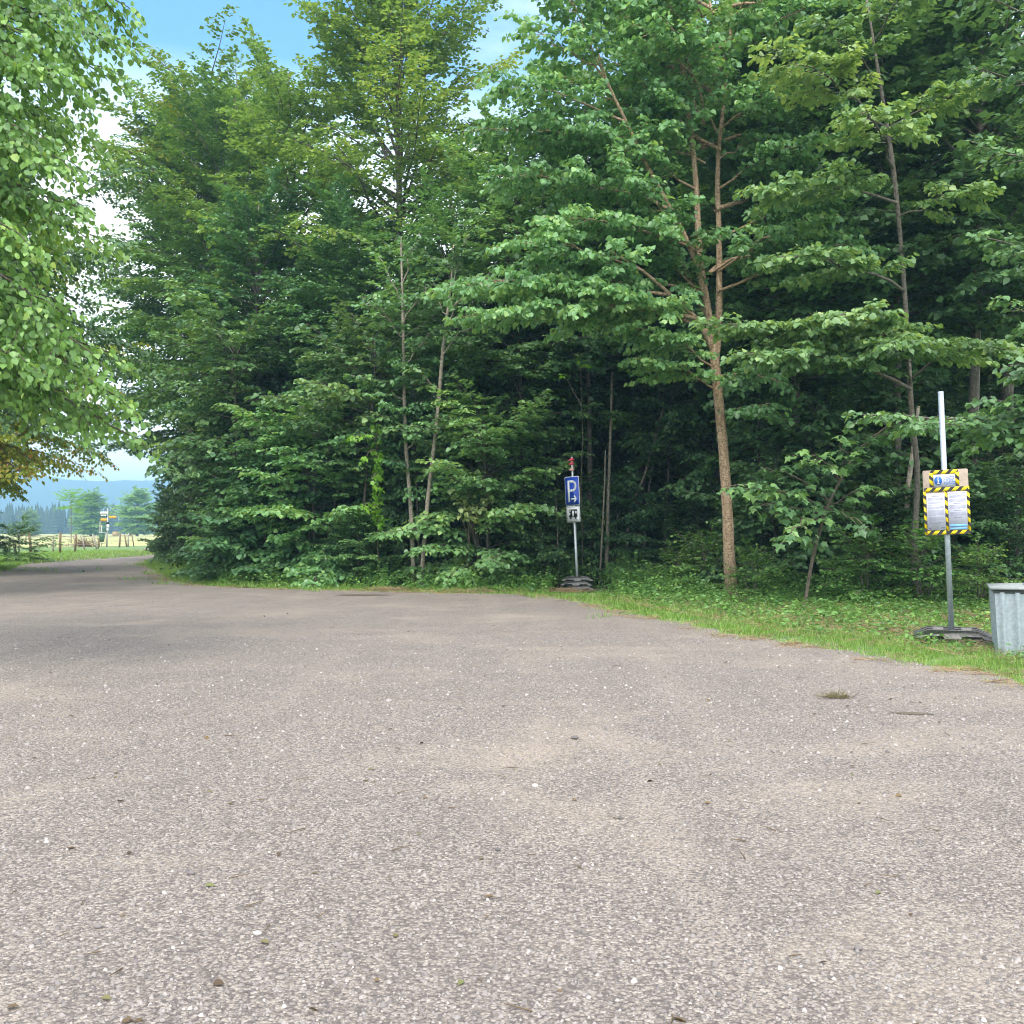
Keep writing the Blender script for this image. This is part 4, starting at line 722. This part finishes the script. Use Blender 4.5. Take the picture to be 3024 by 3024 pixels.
stone(1580, 2330, .022, .95, 'whitish flat stone in the centre of the gravel')
def ring(rx, ry, n=28, am=.12): return [(math.cos(2 * math.pi * k / n) * rx * (1 + am * math.sin(3.1 * k)), math.sin(2 * math.pi * k / n) * ry * (1 + am * math.cos(2.3 * k))) for k in range(n)]
WET, nt, b, o = new_mat('wet_gravel'); b.inputs['Base Color'].default_value = (.14, .11, .08, 1); b.inputs['Roughness'].default_value = .5
for (u, v, rx, ry, rz, nm_) in [(1070, 1759, .62, .28, 0, 'puddle'), (2690, 2112, .17, .06, -.25, 'damp_patch')]:
    x, y = G(u, v); m = MB(); m.add([(a_, b_, 0) for a_, b_ in ring(rx, ry)], [tuple(range(28))]); o = m.obj(nm_, WET, None, (x, y, .017), (0, 0, rz)); tag(o, kind='structure')
x, y = G(2467, 2066); m = MB(); q = g.normal(0, .05, (90, 3)) * [1.2, .6, 0]; q[:, 2] = .01; m.segs(q, q + g.normal(0, .05, (90, 3)) * [1, 1, .35] + [0, 0, .03], .004, .002)
tag(m.obj('grass_tuft', plain('tuft', (.20, .17, .08), .9, 0, .4, 60.)), 'small torn brown grass tuft lying on the gravel at the right', 'grass tuft').location = (x, y, .012)

# ---------------------------------------------------------------- rubber foot, poles, signs
def foot_mesh():
    m = MB(); Lx, Wy, Hh_ = .40, .20, .11
    prof = [(-Lx, 0), (-Lx, .03), (-Lx * .62, Hh_), (Lx * .62, Hh_), (Lx, .03), (Lx, 0), (Lx * .8, 0), (Lx * .72, .035), (Lx * .25, .035), (Lx * .2, 0), (-Lx * .2, 0), (-Lx * .25, .035), (-Lx * .72, .035), (-Lx * .8, 0)]
    top = [(-Lx, .0), (-Lx, .03), (-Lx * .62, Hh_), (Lx * .62, Hh_), (Lx, .03), (Lx, .0)]
    for y0, y1, s_ in ((-Wy, -Wy + .05, 1), (-Wy + .055, -.03, .90), (-.025, .025, 1), (.03, Wy - .055, .90), (Wy - .05, Wy, 1)):
        pts = [(x, z * s_ if z > .03 else z) for x, z in (prof if s_ == 1 else [(x, max(z, .012)) for x, z in top])]
        tri = tessellate_polygon([[Vector((x, z, 0)) for x, z in pts]]); n_ = len(pts)
        V = [(x, y0, z) for x, z in pts] + [(x, y1, z) for x, z in pts]
        m.add(V, [tuple(t) for t in tri] + [tuple(k + n_ for k in t) for t in tri] + [(k, (k + 1) % n_, (k + 1) % n_ + n_, k + n_) for k in range(n_)])
    m.box(-Lx * .6, Lx * .6, -Wy + .05, Wy - .05, .02, Hh_ * .86)
    for sx in (-1, 1): m.box(min(sx * .09, sx * .2), max(sx * .09, sx * .2), -.10, .10, Hh_ * .8, Hh_ + .004)
    return m.mesh('base_plate', RUBBER)
FOOT = foot_mesh()
# parking sign
psx, psy = G(1706, 1741); P = empty('parking_sign', (psx, psy, 0)); tag(P, 'blue parking sign with white P and arrow above a camper plate on a leaning pole', 'sign')
lean = R(-2.5); yaw = R(-47)
for k, (dx, dz, rz) in enumerate([(.02, 0, .06), (-.02, .115, -.05), (0, .232, .02)]): link('base_plate', FOOT, P, (dx, 0, dz), (0, 0, rz - R(8)))
m = MB(); m.tube([(0, 0, .1), (0, 0, 1.75)], .034, 14); m.tube([(0, 0, 1.75), (0, 0, 3.42)], .028, 14); m.obj('pole', POLE, P, rot=(0, lean, 0), smooth=False)
M_ = Matrix.Rotation(lean, 4, 'Y') @ Matrix.Rotation(yaw, 4, 'Z'); ROT = M_.to_euler()
def flat(name, mat, build, parent, y=None):
    m = MB(); build(m); o = m.obj(name, mat, parent, rot=ROT if parent.parent is None else None); return o
z0, z1 = 2.17, 2.915; w2 = .25
plate = flat('parking_plate', WHITE, lambda m: m.prism(rrect(-w2, w2, z0, z1, .04), -.045, -.036), P)
flat('blue_panel', BLUE, lambda m: m.prism(rrect(-w2 + .016, w2 - .016, z0 + .016, z1 - .016, .03), -.048, -.0455), plate)
def pglyph(m):
    y0, y1 = -.0515, -.0485; m.prism([(-.155, z0 + .09), (-.085, z0 + .09), (-.085, z1 - .10), (-.155, z1 - .10)], y0, y1)
    zt, zb = z1 - .10, z1 - .395; cz = (zt + zb) / 2; ro = (zt - zb) / 2 ; P1 = [(-.086, zt - .03)] + [(.012 + (ro - .03) * 1.0 * math.cos(R(a_)), cz + (ro - .03) * math.sin(R(a_))) for a_ in range(90, -91, -15)] + [(-.086, zb + .03)]
    m.stroke(P1, .062, y0 - .0005, y1)
def arrow(m):
    y0, y1 = -.0515, -.0485; az = z0 + .165; m.prism([(-.045, az - .02), (.13, az - .02), (.13, az + .02), (-.045, az + .02)], y0, y1)
    m.stroke([(.055, az + .085), (.135, az + .002)], .042, y0 - .001, y1); m.stroke([(.055, az - .085), (.135, az - .002)], .042, y0 - .0015, y1)
flat('letter_p', WHITE, pglyph, plate); flat('arrow', WHITE, arrow, plate)
q0, q1 = 1.735, 2.15
pl2 = flat('camper_plate', WHITE, lambda m: m.prism(rrect(-w2 + .012, w2 - .012, q0, q1, .03), -.045, -.036), P)
flat('border_line', BLACK, lambda m: m.stroke(rrect(-w2 + .032, w2 - .032, q0 + .02, q1 - .02, .02), .008, -.0475, -.0455, True), pl2)
def camper(m):
    y0, y1 = -.0485, -.0455; c0 = (q0 + q1) / 2 + .005; Y = lambda z: c0 + z
    m.prism([(-.135, Y(.12)), (.14, Y(.12)), (.15, Y(.105)), (.15, Y(-.08)), (-.15, Y(-.08)), (-.15, Y(-.045)), (-.105, Y(-.01)), (-.09, Y(.03)), (-.145, Y(.045)), (-.145, Y(.11))], y0, y1)
    for cx in (-.09, .085): m.prism(disc(cx, Y(-.095), .033, .033, 14), y0 - .001, y1)
def camper_windows(m):
    y0, y1 = -.0500, -.0487; c0 = (q0 + q1) / 2 + .005; Y = lambda z: c0 + z
    for x0, x1, za, zb_ in ((-.125, -.085, .055, .10), (-.035, .025, -.06, .085), (.065, .125, .01, .07)): m.prism([(x0, Y(za)), (x1, Y(za)), (x1, Y(zb_)), (x0, Y(zb_))], y0, y1)
cs_ = flat('camper_symbol', BLACK, camper, pl2); flat('window', WHITE, camper_windows, cs_)
for nm_, mt, zc, r_ in (('reflector', RED, 3.34, .060), ('reflector', RED, 3.24, .052), ('reflector', PINK, 3.09, .05)):
    m = MB(); P_ = [(0, 0, zc + .055), (0, 0, zc + .03), (0, 0, zc), (0, 0, zc - .035)]; m.tube(P_, [.03, r_ * .8, r_, .031], 10)
    m.add([(-.03, -.02, zc + .035), (-r_ * 2.1, -.03, zc - .005), (-.03, -.02, zc - .03), (-.03, .02, zc + .035), (-r_ * 2.1, .01, zc - .005), (-.03, .02, zc - .03)], [(0, 1, 2), (3, 5, 4), (0, 3, 4, 1), (1, 4, 5, 2)])
    m.obj(nm_, mt, P, rot=(0, lean, 0))
# notice board
bx_, by_ = G(2812, 1908); Bd = empty('notice_board', (bx_, by_, 0)); tag(Bd, 'galvanised pole with wooden notice board framed in yellow and black tape', 'notice board')
for dx, dy, dz, rz in ((.10, -.02, 0.0, R(-30)), (.02, .05, .115, R(-22))): link('base_plate', FOOT, Bd, (dx, dy, dz), (R(1.5), 0, rz), ).scale = (1.18, 1.15, 1.0)
lean = R(-2.6); yaw = R(-14); ROT = (Matrix.Rotation(lean, 4, 'Y') @ Matrix.Rotation(yaw, 4, 'Z')).to_euler()
m = MB(); m.tube([(0, 0, .1), (0, 0, 3.33)], .0345, 16); m.obj('pole', GALV, Bd, rot=(0, lean, 0))
zb, zt = 1.375, 2.29; hw = .295; y0b = -.058
brd = flat('board', PLY, lambda m: m.prism(rrect(-hw, hw, zb, zt, .018), y0b, -.036), Bd)
brd.scale = (.93, 1, .925); brd.location = Matrix.Rotation(lean, 4, 'Y') @ Vector((0, 0, 2.305 - 2.29 * .925))
def tape(name, x0, za, x1, zb_, w, yo, parent, ph=0.0):
    """one strip of hazard tape: yellow ground with slanted dark bars"""
    hor = abs(x1 - x0) > abs(zb_ - za); yf = y0b - yo; grp = MB()
    if hor: rect = [(x0, za - w / 2), (x1, za - w / 2), (x1, zb_ + w / 2), (x0, zb_ + w / 2)]
    else: rect = [(x0 - w / 2, min(za, zb_)), (x0 + w / 2, min(za, zb_)), (x0 + w / 2, max(za, zb_)), (x0 - w / 2, max(za, zb_))]
    grp.prism(rect, yf, y0b - yo + .0012); tp_ = grp.obj(name, TAPEY, parent)
    bars = MB(); a0, a1 = (min(x0, x1), max(x0, x1)) if hor else (min(za, zb_), max(za, zb_)); per = .118; bw = .055; sl_ = w * .9; t = a0 - per + ph * per
    while t < a1:
        q_ = []
        def clipv(v): return min(max(v, a0), a1)
        n_ = 6; lo_, hi_ = [], []
        for k in range(n_ + 1):
            f = k / n_; c_ = -w / 2 + w * f; s_ = t + sl_ * (f if hor else f)
            lo_.append((clipv(s_), c_)); hi_.append((clipv(s_ + bw), c_))
        if hi_[0][0] - lo_[0][0] > 1e-4 or hi_[-1][0] - lo_[-1][0] > 1e-4:
            pts = lo_ + hi_[::-1]
            zm = (za + zb_) / 2
            pts = [(a_, zm + c_) for a_, c_ in pts] if hor else [(x0 + c_, (a0 + a1) - a_) for a_, c_ in pts]
            n__ = len(pts); V = [(x, yf - .0010, z) for x, z in pts]
            bars.add(V, [(k, k + 1, n__ - 2 - k, n__ - 1 - k) for k in range(n_)])
        t += per
    if bars.n: bars.obj('stripes', BLACK, tp_)
    return tp_
zm_ = 2.015
tape('tape', -hw + .005, zb + .035, hw - .005, zb + .035, .062, .0020, brd, .2)
tape('tape', -hw + .012, zb + .01, -hw + .012, zm_ - .02, .034, .0045, brd, .3)
tape('tape', hw - .014, zb + .01, hw - .014, zm_ + .03, .040, .0047, brd, .1)
tape('tape', -.004, zb + .02, -.004, zm_ - .02, .034, .0049, brd, .6)
tape('tape', -hw + .01, zm_, hw - .01, zm_, .058, .0072, brd, .5)
tape('tape', -.195, zt - .032, .165, zt - .032, .062, .0020, brd, .6)
tape('tape', -.185, zm_ + .04, -.185, zt - .04, .052, .0045, brd, .2)
tape('tape', .152, zm_ + .04, .152, zt - .04, .052, .0047, brd, .2)
def sheet_paper(name, x0, x1, za, zc, parent): return flat(name, PAPER, lambda m: m.prism([(x0, za), (x1, za), (x1, zc), (x0, zc)], y0b - .0110, y0b - .0095), parent)
rp = random.Random(3)
def lines(m, x0, x1, ztop, spec):
    z = ztop
    for kind, n_ in spec:
        for k in range(n_):
            if kind == 'h': a_, b_ = x0 + (x1 - x0) * .25, x1 - (x1 - x0) * .25; m.prism([(a_, z), (b_, z), (b_, z + .005), (a_, z + .005)], y0b - .0122, y0b - .0111)
            elif kind == 't':
                b_ = x1 if k < n_ - 1 else x0 + (x1 - x0) * rp.uniform(.45, .85); m.prism([(x0, z), (b_, z), (b_, z + .0030), (x0, z + .0030)], y0b - .0122, y0b - .0111)
            z -= .0125
        z -= .012
p1 = sheet_paper('rules_sheet', -.262, -.024, 1.445, 1.965, brd)
m = MB(); lines(m, -.245, -.042, 1.945, [('t', 1), ('h', 1), ('t', 4), ('t', 2), ('t', 1), ('t', 3), ('t', 7), ('t', 5), ('t', 2)]); m.obj('print', INKG, p1)
m = MB(); m.prism([(-.243, 1.500), (-.215, 1.500), (-.217, 1.470), (-.229, 1.458), (-.241, 1.470)], y0b - .0122, y0b - .0111); m.prism(disc(-.058, 1.482, .022, .014), y0b - .0122, y0b - .0111); m.obj('emblem', INKG, p1)
p2 = sheet_paper('rules_sheet', .018, .262, 1.438, 1.975, brd)
m = MB(); lines(m, .034, .245, 1.955, [('t', 2), ('t', 3), ('t', 4), ('h', 1), ('t', 5), ('h', 1), ('t', 5), ('h', 1)]); m.obj('print', INKG, p2)
m = MB(); m.prism([(.034, 1.482), (.248, 1.482), (.248, 1.515), (.034, 1.515)], y0b - .0122, y0b - .0111); m.prism([(.034, 1.446), (.248, 1.446), (.248, 1.468), (.034, 1.468)], y0b - .0122, y0b - .0111); m.obj('banner', BANNER, p2)
p3 = sheet_paper('info_sheet', -.158, .125, 2.045, 2.225, brd)
cx_, cz_ = -.098, 2.137
dsk = flat('info_disc', INKB, lambda m: m.prism(disc(cx_, cz_, .052, .062, 24), y0b - .0124, y0b - .0111), p3)
def ig(m):
    yA, yB = y0b - .0136, y0b - .0125; m.prism(disc(cx_, cz_ + .038, .011, .011, 12), yA, yB)
    m.prism([(cx_ - .018, cz_ + .018), (cx_ + .011, cz_ + .018), (cx_ + .011, cz_ - .036), (cx_ - .011, cz_ - .036), (cx_ - .011, cz_ + .008), (cx_ - .018, cz_ + .008)], yA, yB); m.prism([(cx_ - .02, cz_ - .036), (cx_ + .02, cz_ - .036), (cx_ + .02, cz_ - .047), (cx_ - .02, cz_ - .047)], yA, yB)
flat('letter_i', PAPER, ig, dsk)
def camper2(m):
    yA, yB = y0b - .0124, y0b - .0111; o_ = lambda pts, c_=False, w=.0055: m.stroke([(x - .022, z + 2.135) for x, z in pts], w, yA, yB, c_)
    o_([(0, -.045), (0, .04), (.055, .045), (.075, .055), (.125, .058), (.132, .04), (.120, .018), (.108, .0), (.108, -.012), (.142, -.012), (.142, -.045)])
    o_([(0, .022), (.07, .026), (.085, .034), (.11, .034)]); o_([(0, -.022), (.075, -.022)]); o_([(.092, -.022), (.142, -.022)])
    o_([(.03, .012), (.05, .012), (.05, -.006), (.03, -.006)], True); o_([(.075, .022), (.075, -.03), (.09, -.03), (.09, .022)]); o_([(.098, .015), (.105, .002)])
    o_([(0, -.045), (.02, -.045)]); o_([(.05, -.045), (.115, -.045)])
    for c_ in (.035, .128): o_([(x, z) for x, z in disc(c_, -.047, .010, .010, 12)], True, .005)
flat('camper_drawing', INKB, camper2, p3)
# metal bin
gx_, gy_ = G(2937, 1941)
Bn = empty('waste_bin', (gx_, gy_, 0)); Bn.rotation_euler = (0, 0, R(-23)); tag(Bn, 'galvanised ribbed metal waste container with flat lid on the grass at the right edge', 'waste container')
m = MB(); W_, Dp, H_ = 1.30, .85, .775
def ribface(p0, p1, q0_, q1_, nr):
    """vertical ribbed sheet between lower line p0-p1 and upper line q0-q1"""
    p0, p1, q0_, q1_ = map(np.array, (p0, p1, q0_, q1_)); tt = []; 
    for k in range(nr):
        c_ = (k + .5) / nr; tt += [(c_ - .17 / nr * 1.2, 0), (c_ - .10 / nr, 1), (c_ + .10 / nr, 1), (c_ + .17 / nr * 1.2, 0)]
    tt = [(0, 0)] + tt + [(1, 0)]; nn = np.cross(p1 - p0, [0, 0, 1.]); nn /= np.linalg.norm(nn)
    lo_ = [p0 + (p1 - p0) * t + nn * .028 * b_ for t, b_ in tt]; hi_ = [q0_ + (q1_ - q0_) * t + nn * .028 * b_ for t, b_ in tt]; k_ = len(tt)
    m.add(np.array(lo_ + hi_), [(i, i + 1, k_ + i + 1, k_ + i) for i in range(k_ - 1)])
ins = .045
ribface((ins, 0 + ins, .02), (W_ - ins, ins, .02), (0, 0, H_), (W_, 0, H_), 8); ribface((ins, Dp - ins, .02), (ins, ins, .02), (0, Dp, H_), (0, 0, H_), 5)
ribface((W_ - ins, ins, .02), (W_ - ins, Dp - ins, .02), (W_, 0, H_), (W_, Dp, H_), 5); ribface((W_ - ins, Dp - ins, .02), (ins, Dp - ins, .02), (W_, Dp, H_), (0, Dp, H_), 8)
m.add([(ins, ins, .02), (W_ - ins, ins, .02), (W_ - ins, Dp - ins, .02), (ins, Dp - ins, .02)], [(0, 1, 2, 3)]); m.obj('body', GALV, Bn)
m = MB(); m.box(-.01, W_ + .01, -.012, Dp + .01, H_ - .012, H_ + .028); m.obj('rim', plain('dark_rim', (.10, .11, .11), .6, .3), Bn)
lid = MB(); lz = H_ + .032; lid.add([(-.05, -.05, lz), (W_ + .05, -.05, lz), (W_ + .05, Dp + .05, lz), (-.05, Dp + .05, lz), (-.05, -.05, lz + .028), (W_ + .05, -.05, lz + .028), (W_ + .05, Dp + .05, lz + .028), (-.05, Dp + .05, lz + .028), (.25, .25, lz + .055), (W_ - .25, .25, lz + .055), (W_ - .25, Dp - .25, lz + .055), (.25, Dp - .25, lz + .055)],
    [(0, 1, 5, 4), (1, 2, 6, 5), (2, 3, 7, 6), (3, 0, 4, 7), (0, 3, 2, 1), (4, 5, 9, 8), (5, 6, 10, 9), (6, 7, 11, 10), (7, 4, 8, 11), (8, 9, 10, 11)])
LIDM = plain('lid_metal', (.36, .38, .37), .55, .3, .1, 14.); lo2 = lid.obj('lid', LIDM, Bn)
m = MB(); m.tube([(.33, .20, lz + .04), (.345, .20, lz + .125), (.38, .20, lz + .14), (.58, .20, lz + .14), (.615, .20, lz + .125), (.63, .20, lz + .04)], .013, 8); m.obj('handle', LIDM, lo2)

# ---------------------------------------------------------------- fence, hiking signpost, litter bin, pasture
def GP(cx, cy): return G(cx * .26915, 1350 + cy * .26915)
Fn = empty('pasture_fence', (*GP(660, 1062), 0)); tag(Fn, 'fence of weathered leaning wooden posts along the meadow beyond the lane', 'fence')
fo = np.array([*GP(660, 1062), 0])
posts = []
for (cx, top, basey, dxt, r_, mt) in [(283, 868, 965, 2, .06, WOODP), (343, 818, 1062, -24, .09, WOODP), (583, 865, 1048, 4, .07, WOODG), (658, 825, 1065, 4, .09, WOODP), (820, 840, 1052, 16, .09, WOODP), (930, 870, 1030, -30, .06, WOODG), (1062, 852, 1012, -36, .07, WOODG), (1076, 885, 1005, 6, .06, WOODP),
                               (1310, 832, 990, 12, .09, WOODP), (1390, 845, 985, -24, .07, WOODP), (1405, 835, 985, 5, .08, WOODG), (1470, 835, 978, -26, .06, WOODP)]:
    x, y = GP(cx, basey); d = y; hgt = (basey - top) * .26915 * d / F; xt = x + dxt * .26915 * d / F; p = np.array([x, y, 0]) - fo; q_ = np.array([xt, y, hgt]) - fo; posts.append((p, q_))
    m = MB(); m.tube([p - [0, 0, .05], p * .5 + q_ * .5, q_], [r_, r_ * .95, r_ * .8], 8, wob=.12, rng=rs); m.obj('post', mt, Fn)
for f_ in (.45, .85):
    m = MB(); o_ = sorted(posts, key=lambda a_: a_[0][0]); pts = []
    for a_, b_ in zip(o_[:-1], o_[1:]):
        A_, B_ = a_[0] + (a_[1] - a_[0]) * f_, b_[0] + (b_[1] - b_[0]) * f_; pts += [A_, (A_ + B_) / 2 - [0, 0, .05]]
    m.tube(pts + [B_], .012, 4); m.obj('wire', WOODG, Fn)
x, y = GP(1178, 985); S_ = empty('hiking_signpost', (x, y, 0)); tag(S_, 'hiking signpost with white board and two yellow pointing arms by the meadow', 'signpost')
k_ = .26915 * y / F; Z = lambda cy: (985 - cy) * k_; XX = lambda cx: (cx - 1178) * k_
m = MB(); m.tube([(0, 0, 0), (XX(1184), 0, Z(560))], .035, 8); m.obj('pole', POLE, S_)
m = MB(); m.tube([(XX(1166), .1, 0), (XX(1166), .1, Z(830))], .08, 7, wob=.08, rng=rs); m.obj('post', WOODG, S_)
def panel(name, mat, pts, par, y0=-.06, y1=-.04): m = MB(); m.prism([(XX(a_), Z(b_)) for a_, b_ in pts], y0, y1); return m.obj(name, mat, par)
w_ = panel('board', WHITE, [(1100, 628), (1180, 628), (1180, 598), (1100, 598)], S_)
w2_ = panel('board', plain('board_dark', (.10, .13, .11), .5), [(1104, 655), (1182, 655), (1182, 629), (1104, 629)], S_)
m = MB()
for xa, xb in ((1112, 1124), (1128, 1136), (1140, 1147), (1152, 1166)): m.prism([(XX(xa), Z(648)), (XX(xb), Z(648)), (XX(xb), Z(634)), (XX(xa), Z(634))], -.064, -.0605)
m.obj('lettering', WHITE, w2_)
m = MB()
for xa, xb, zz_ in ((1106, 1170, 608), (1106, 1160, 618)): m.prism([(XX(xa), Z(zz_ + 3)), (XX(xb), Z(zz_ + 3)), (XX(xb), Z(zz_)), (XX(xa), Z(zz_))], -.064, -.0605)
m.obj('lettering', INKG, w_)
panel('arm', ORANGE, [(1176, 702), (1176, 674), (1110, 672), (1103, 687), (1110, 702)], S_); panel('arm', ORANGE, [(1196, 672), (1270, 672), (1283, 657), (1270, 643), (1196, 645)], S_, -.02, 0)
panel('plate', BLACK, [(1168, 735), (1202, 735), (1202, 708), (1168, 708)], S_); panel('plate', WHITE, [(1172, 778), (1200, 778), (1200, 740), (1172, 740)], S_); panel('plate', WHITE, [(1172, 812), (1192, 812), (1192, 782), (1172, 782)], S_)
x, y = GP(1092, 982); Pb = empty('pole_with_litter_bin', (x, y, 0)); tag(Pb, 'pale slim pole carrying a green plastic litter bin beside the hiking signpost', 'litter bin')
k_ = .26915 * y / F; Z = lambda cy: (982 - cy) * k_; XX = lambda cx: (cx - 1092) * k_
m = MB(); m.tube([(0, 0, 0), (XX(1098), 0, Z(705))], .045, 8); m.obj('pole', WOODG, Pb); m = MB(); m.tube([(XX(1112), .1, 0), (XX(1112), .1, Z(745))], .03, 8); m.obj('pole', POLE, Pb)
def frus(m, xa, xb, xc, xd, za, zb_, dep):
    V = [(xa, -dep, za), (xb, -dep, za), (xb, dep, za), (xa, dep, za), (xc, -dep * 1.15, zb_), (xd, -dep * 1.15, zb_), (xd, dep * 1.15, zb_), (xc, dep * 1.15, zb_)]; m.add(V, [(0, 1, 5, 4), (1, 2, 6, 5), (2, 3, 7, 6), (3, 0, 4, 7), (0, 3, 2, 1), (4, 5, 6, 7)])
m = MB(); frus(m, XX(1100), XX(1132), XX(1097), XX(1147), Z(930), Z(838), .22); bo = m.obj('bin', GREENP, Pb); m = MB(); m.box(XX(1094), XX(1150), -.28, .28, Z(837), Z(824)); m.obj('lid', plain('grey_lid', (.30, .36, .33), .6), bo)
# young tree on the meadow edge, staked
x, y = GP(780, 945); YT = build_tree(71, 3.6 * y / 60, 2.0 * y / 60, 1.9, 26, LIME, 'round', .05, rise=(.0, .9), size=.18, lf_sp=.14, st_sp=.28, tw_sp=.25, tw_len=.9, rings=6)
plant('young_tree', YT, x, y, 0, 'young light green tree with thin brown stem at the meadow edge behind the fence', 'young tree')
# brush pile
x, y = GP(930, 985); m = MB(); q = g.normal(0, 1, (220, 3)) * [.55, .35, .28]; q[:, 2] = np.abs(q[:, 2]); e_ = g.normal(0, .4, (220, 3)) * [1, .5, .9]; m.segs(q, q + e_, .025, .012); tag(m.obj('brush_pile', plain('cut_brush', (.16, .085, .045), .9, 0, .4, 2.0), None, (x, y, .05)), 'heap of cut brown brushwood behind the fence', 'brush pile')
# hay bales
for i, (cx, cy, d) in enumerate([(1262, 868, 0), (1282, 862, 0)]):
    x, y = GP(cx, cy); y = min(y, 300); x = (cx * .26915 - CU) / F * y; m = MB(); m.tube([(-.6, 0, .75), (-.5, 0, .75), (.5, 0, .75), (.6, 0, .75)], [.68, .75, .75, .68], 16); o = m.obj('hay_bale', STRAW, None, (x, y, 0), (0, 0, .6 * i)); tag(o, ['left one of two round hay bales on the cut field', 'right one of two round hay bales on the cut field'][i], 'hay bale', 'round hay bales')
# round trees in the field, willow like trees and the conifer wood
FT = build_tree(81, 16, 1.6, 5.6, 110, FARL, 'round', .35, rise=(.0, 1.0), size=.5, lf_sp=.36, st_sp=.6, tw_sp=.6, tw_len=2.6, st_len=1.1, tint_c=.4)
FT2 = build_tree(82, 16, 1.6, 5.8, 110, FARL, 'round', .35, rise=(.0, 1.0), size=.5, lf_sp=.36, st_sp=.6, tw_sp=.6, tw_len=2.6, st_len=1.1, tint_c=.75)
plant('field_tree', FT, at(268, 300)[0], 300, 0, 'round darker green tree in the field left of the hiking signpost', scale=(1.0, 1.0, .92)); plant('field_tree', FT2, at(405, 300)[0], 300, 1, 'round yellowish green tree in the field right of the hiking signpost', scale=(1.05, 1.05, .92))
plant('field_tree', FT, at(90, 340)[0], 340, 2, 'small greyish tree at the far field edge', scale=(.55, .55, .6)); plant('field_bush', SC, at(102, 280)[0], 280, 0, 'small lone bush on the open field', 'bush', scale=(.9, .9, .9))
cw = MB(); rc = np.random.default_rng(88)
for k in range(1100):
    d = rc.uniform(550, 640); x = rc.uniform(-560, 40); h = rc.uniform(13, 20.5) * (1.0 if k % 3 else .85); n_ = 9; r0 = h * rc.uniform(.16, .24); tn = rc.uniform(.1, .9)
    for j in range(n_):
        zz_ = h * (.06 + .9 * j / n_); rr_ = r0 * (1 - j / n_) * rc.uniform(.85, 1.1) + .25; ns = 8; an = np.arange(ns) / ns * 6.283 + rc.uniform(0, 6); q_ = np.where(np.arange(ns) % 2 == 0, 1., .55)
        V = np.concatenate([np.stack([x + np.cos(an) * rr_ * q_, d + np.sin(an) * rr_ * q_, np.full(ns, zz_) - .25 * rr_ * q_], 1), [[x, d, min(h, zz_ + h * .19)]]]); cw.add(V, [(i_, (i_ + 1) % ns, ns) for i_ in range(ns)], tn)
tag(cw.obj('far_wood', CONIF), kind='stuff')
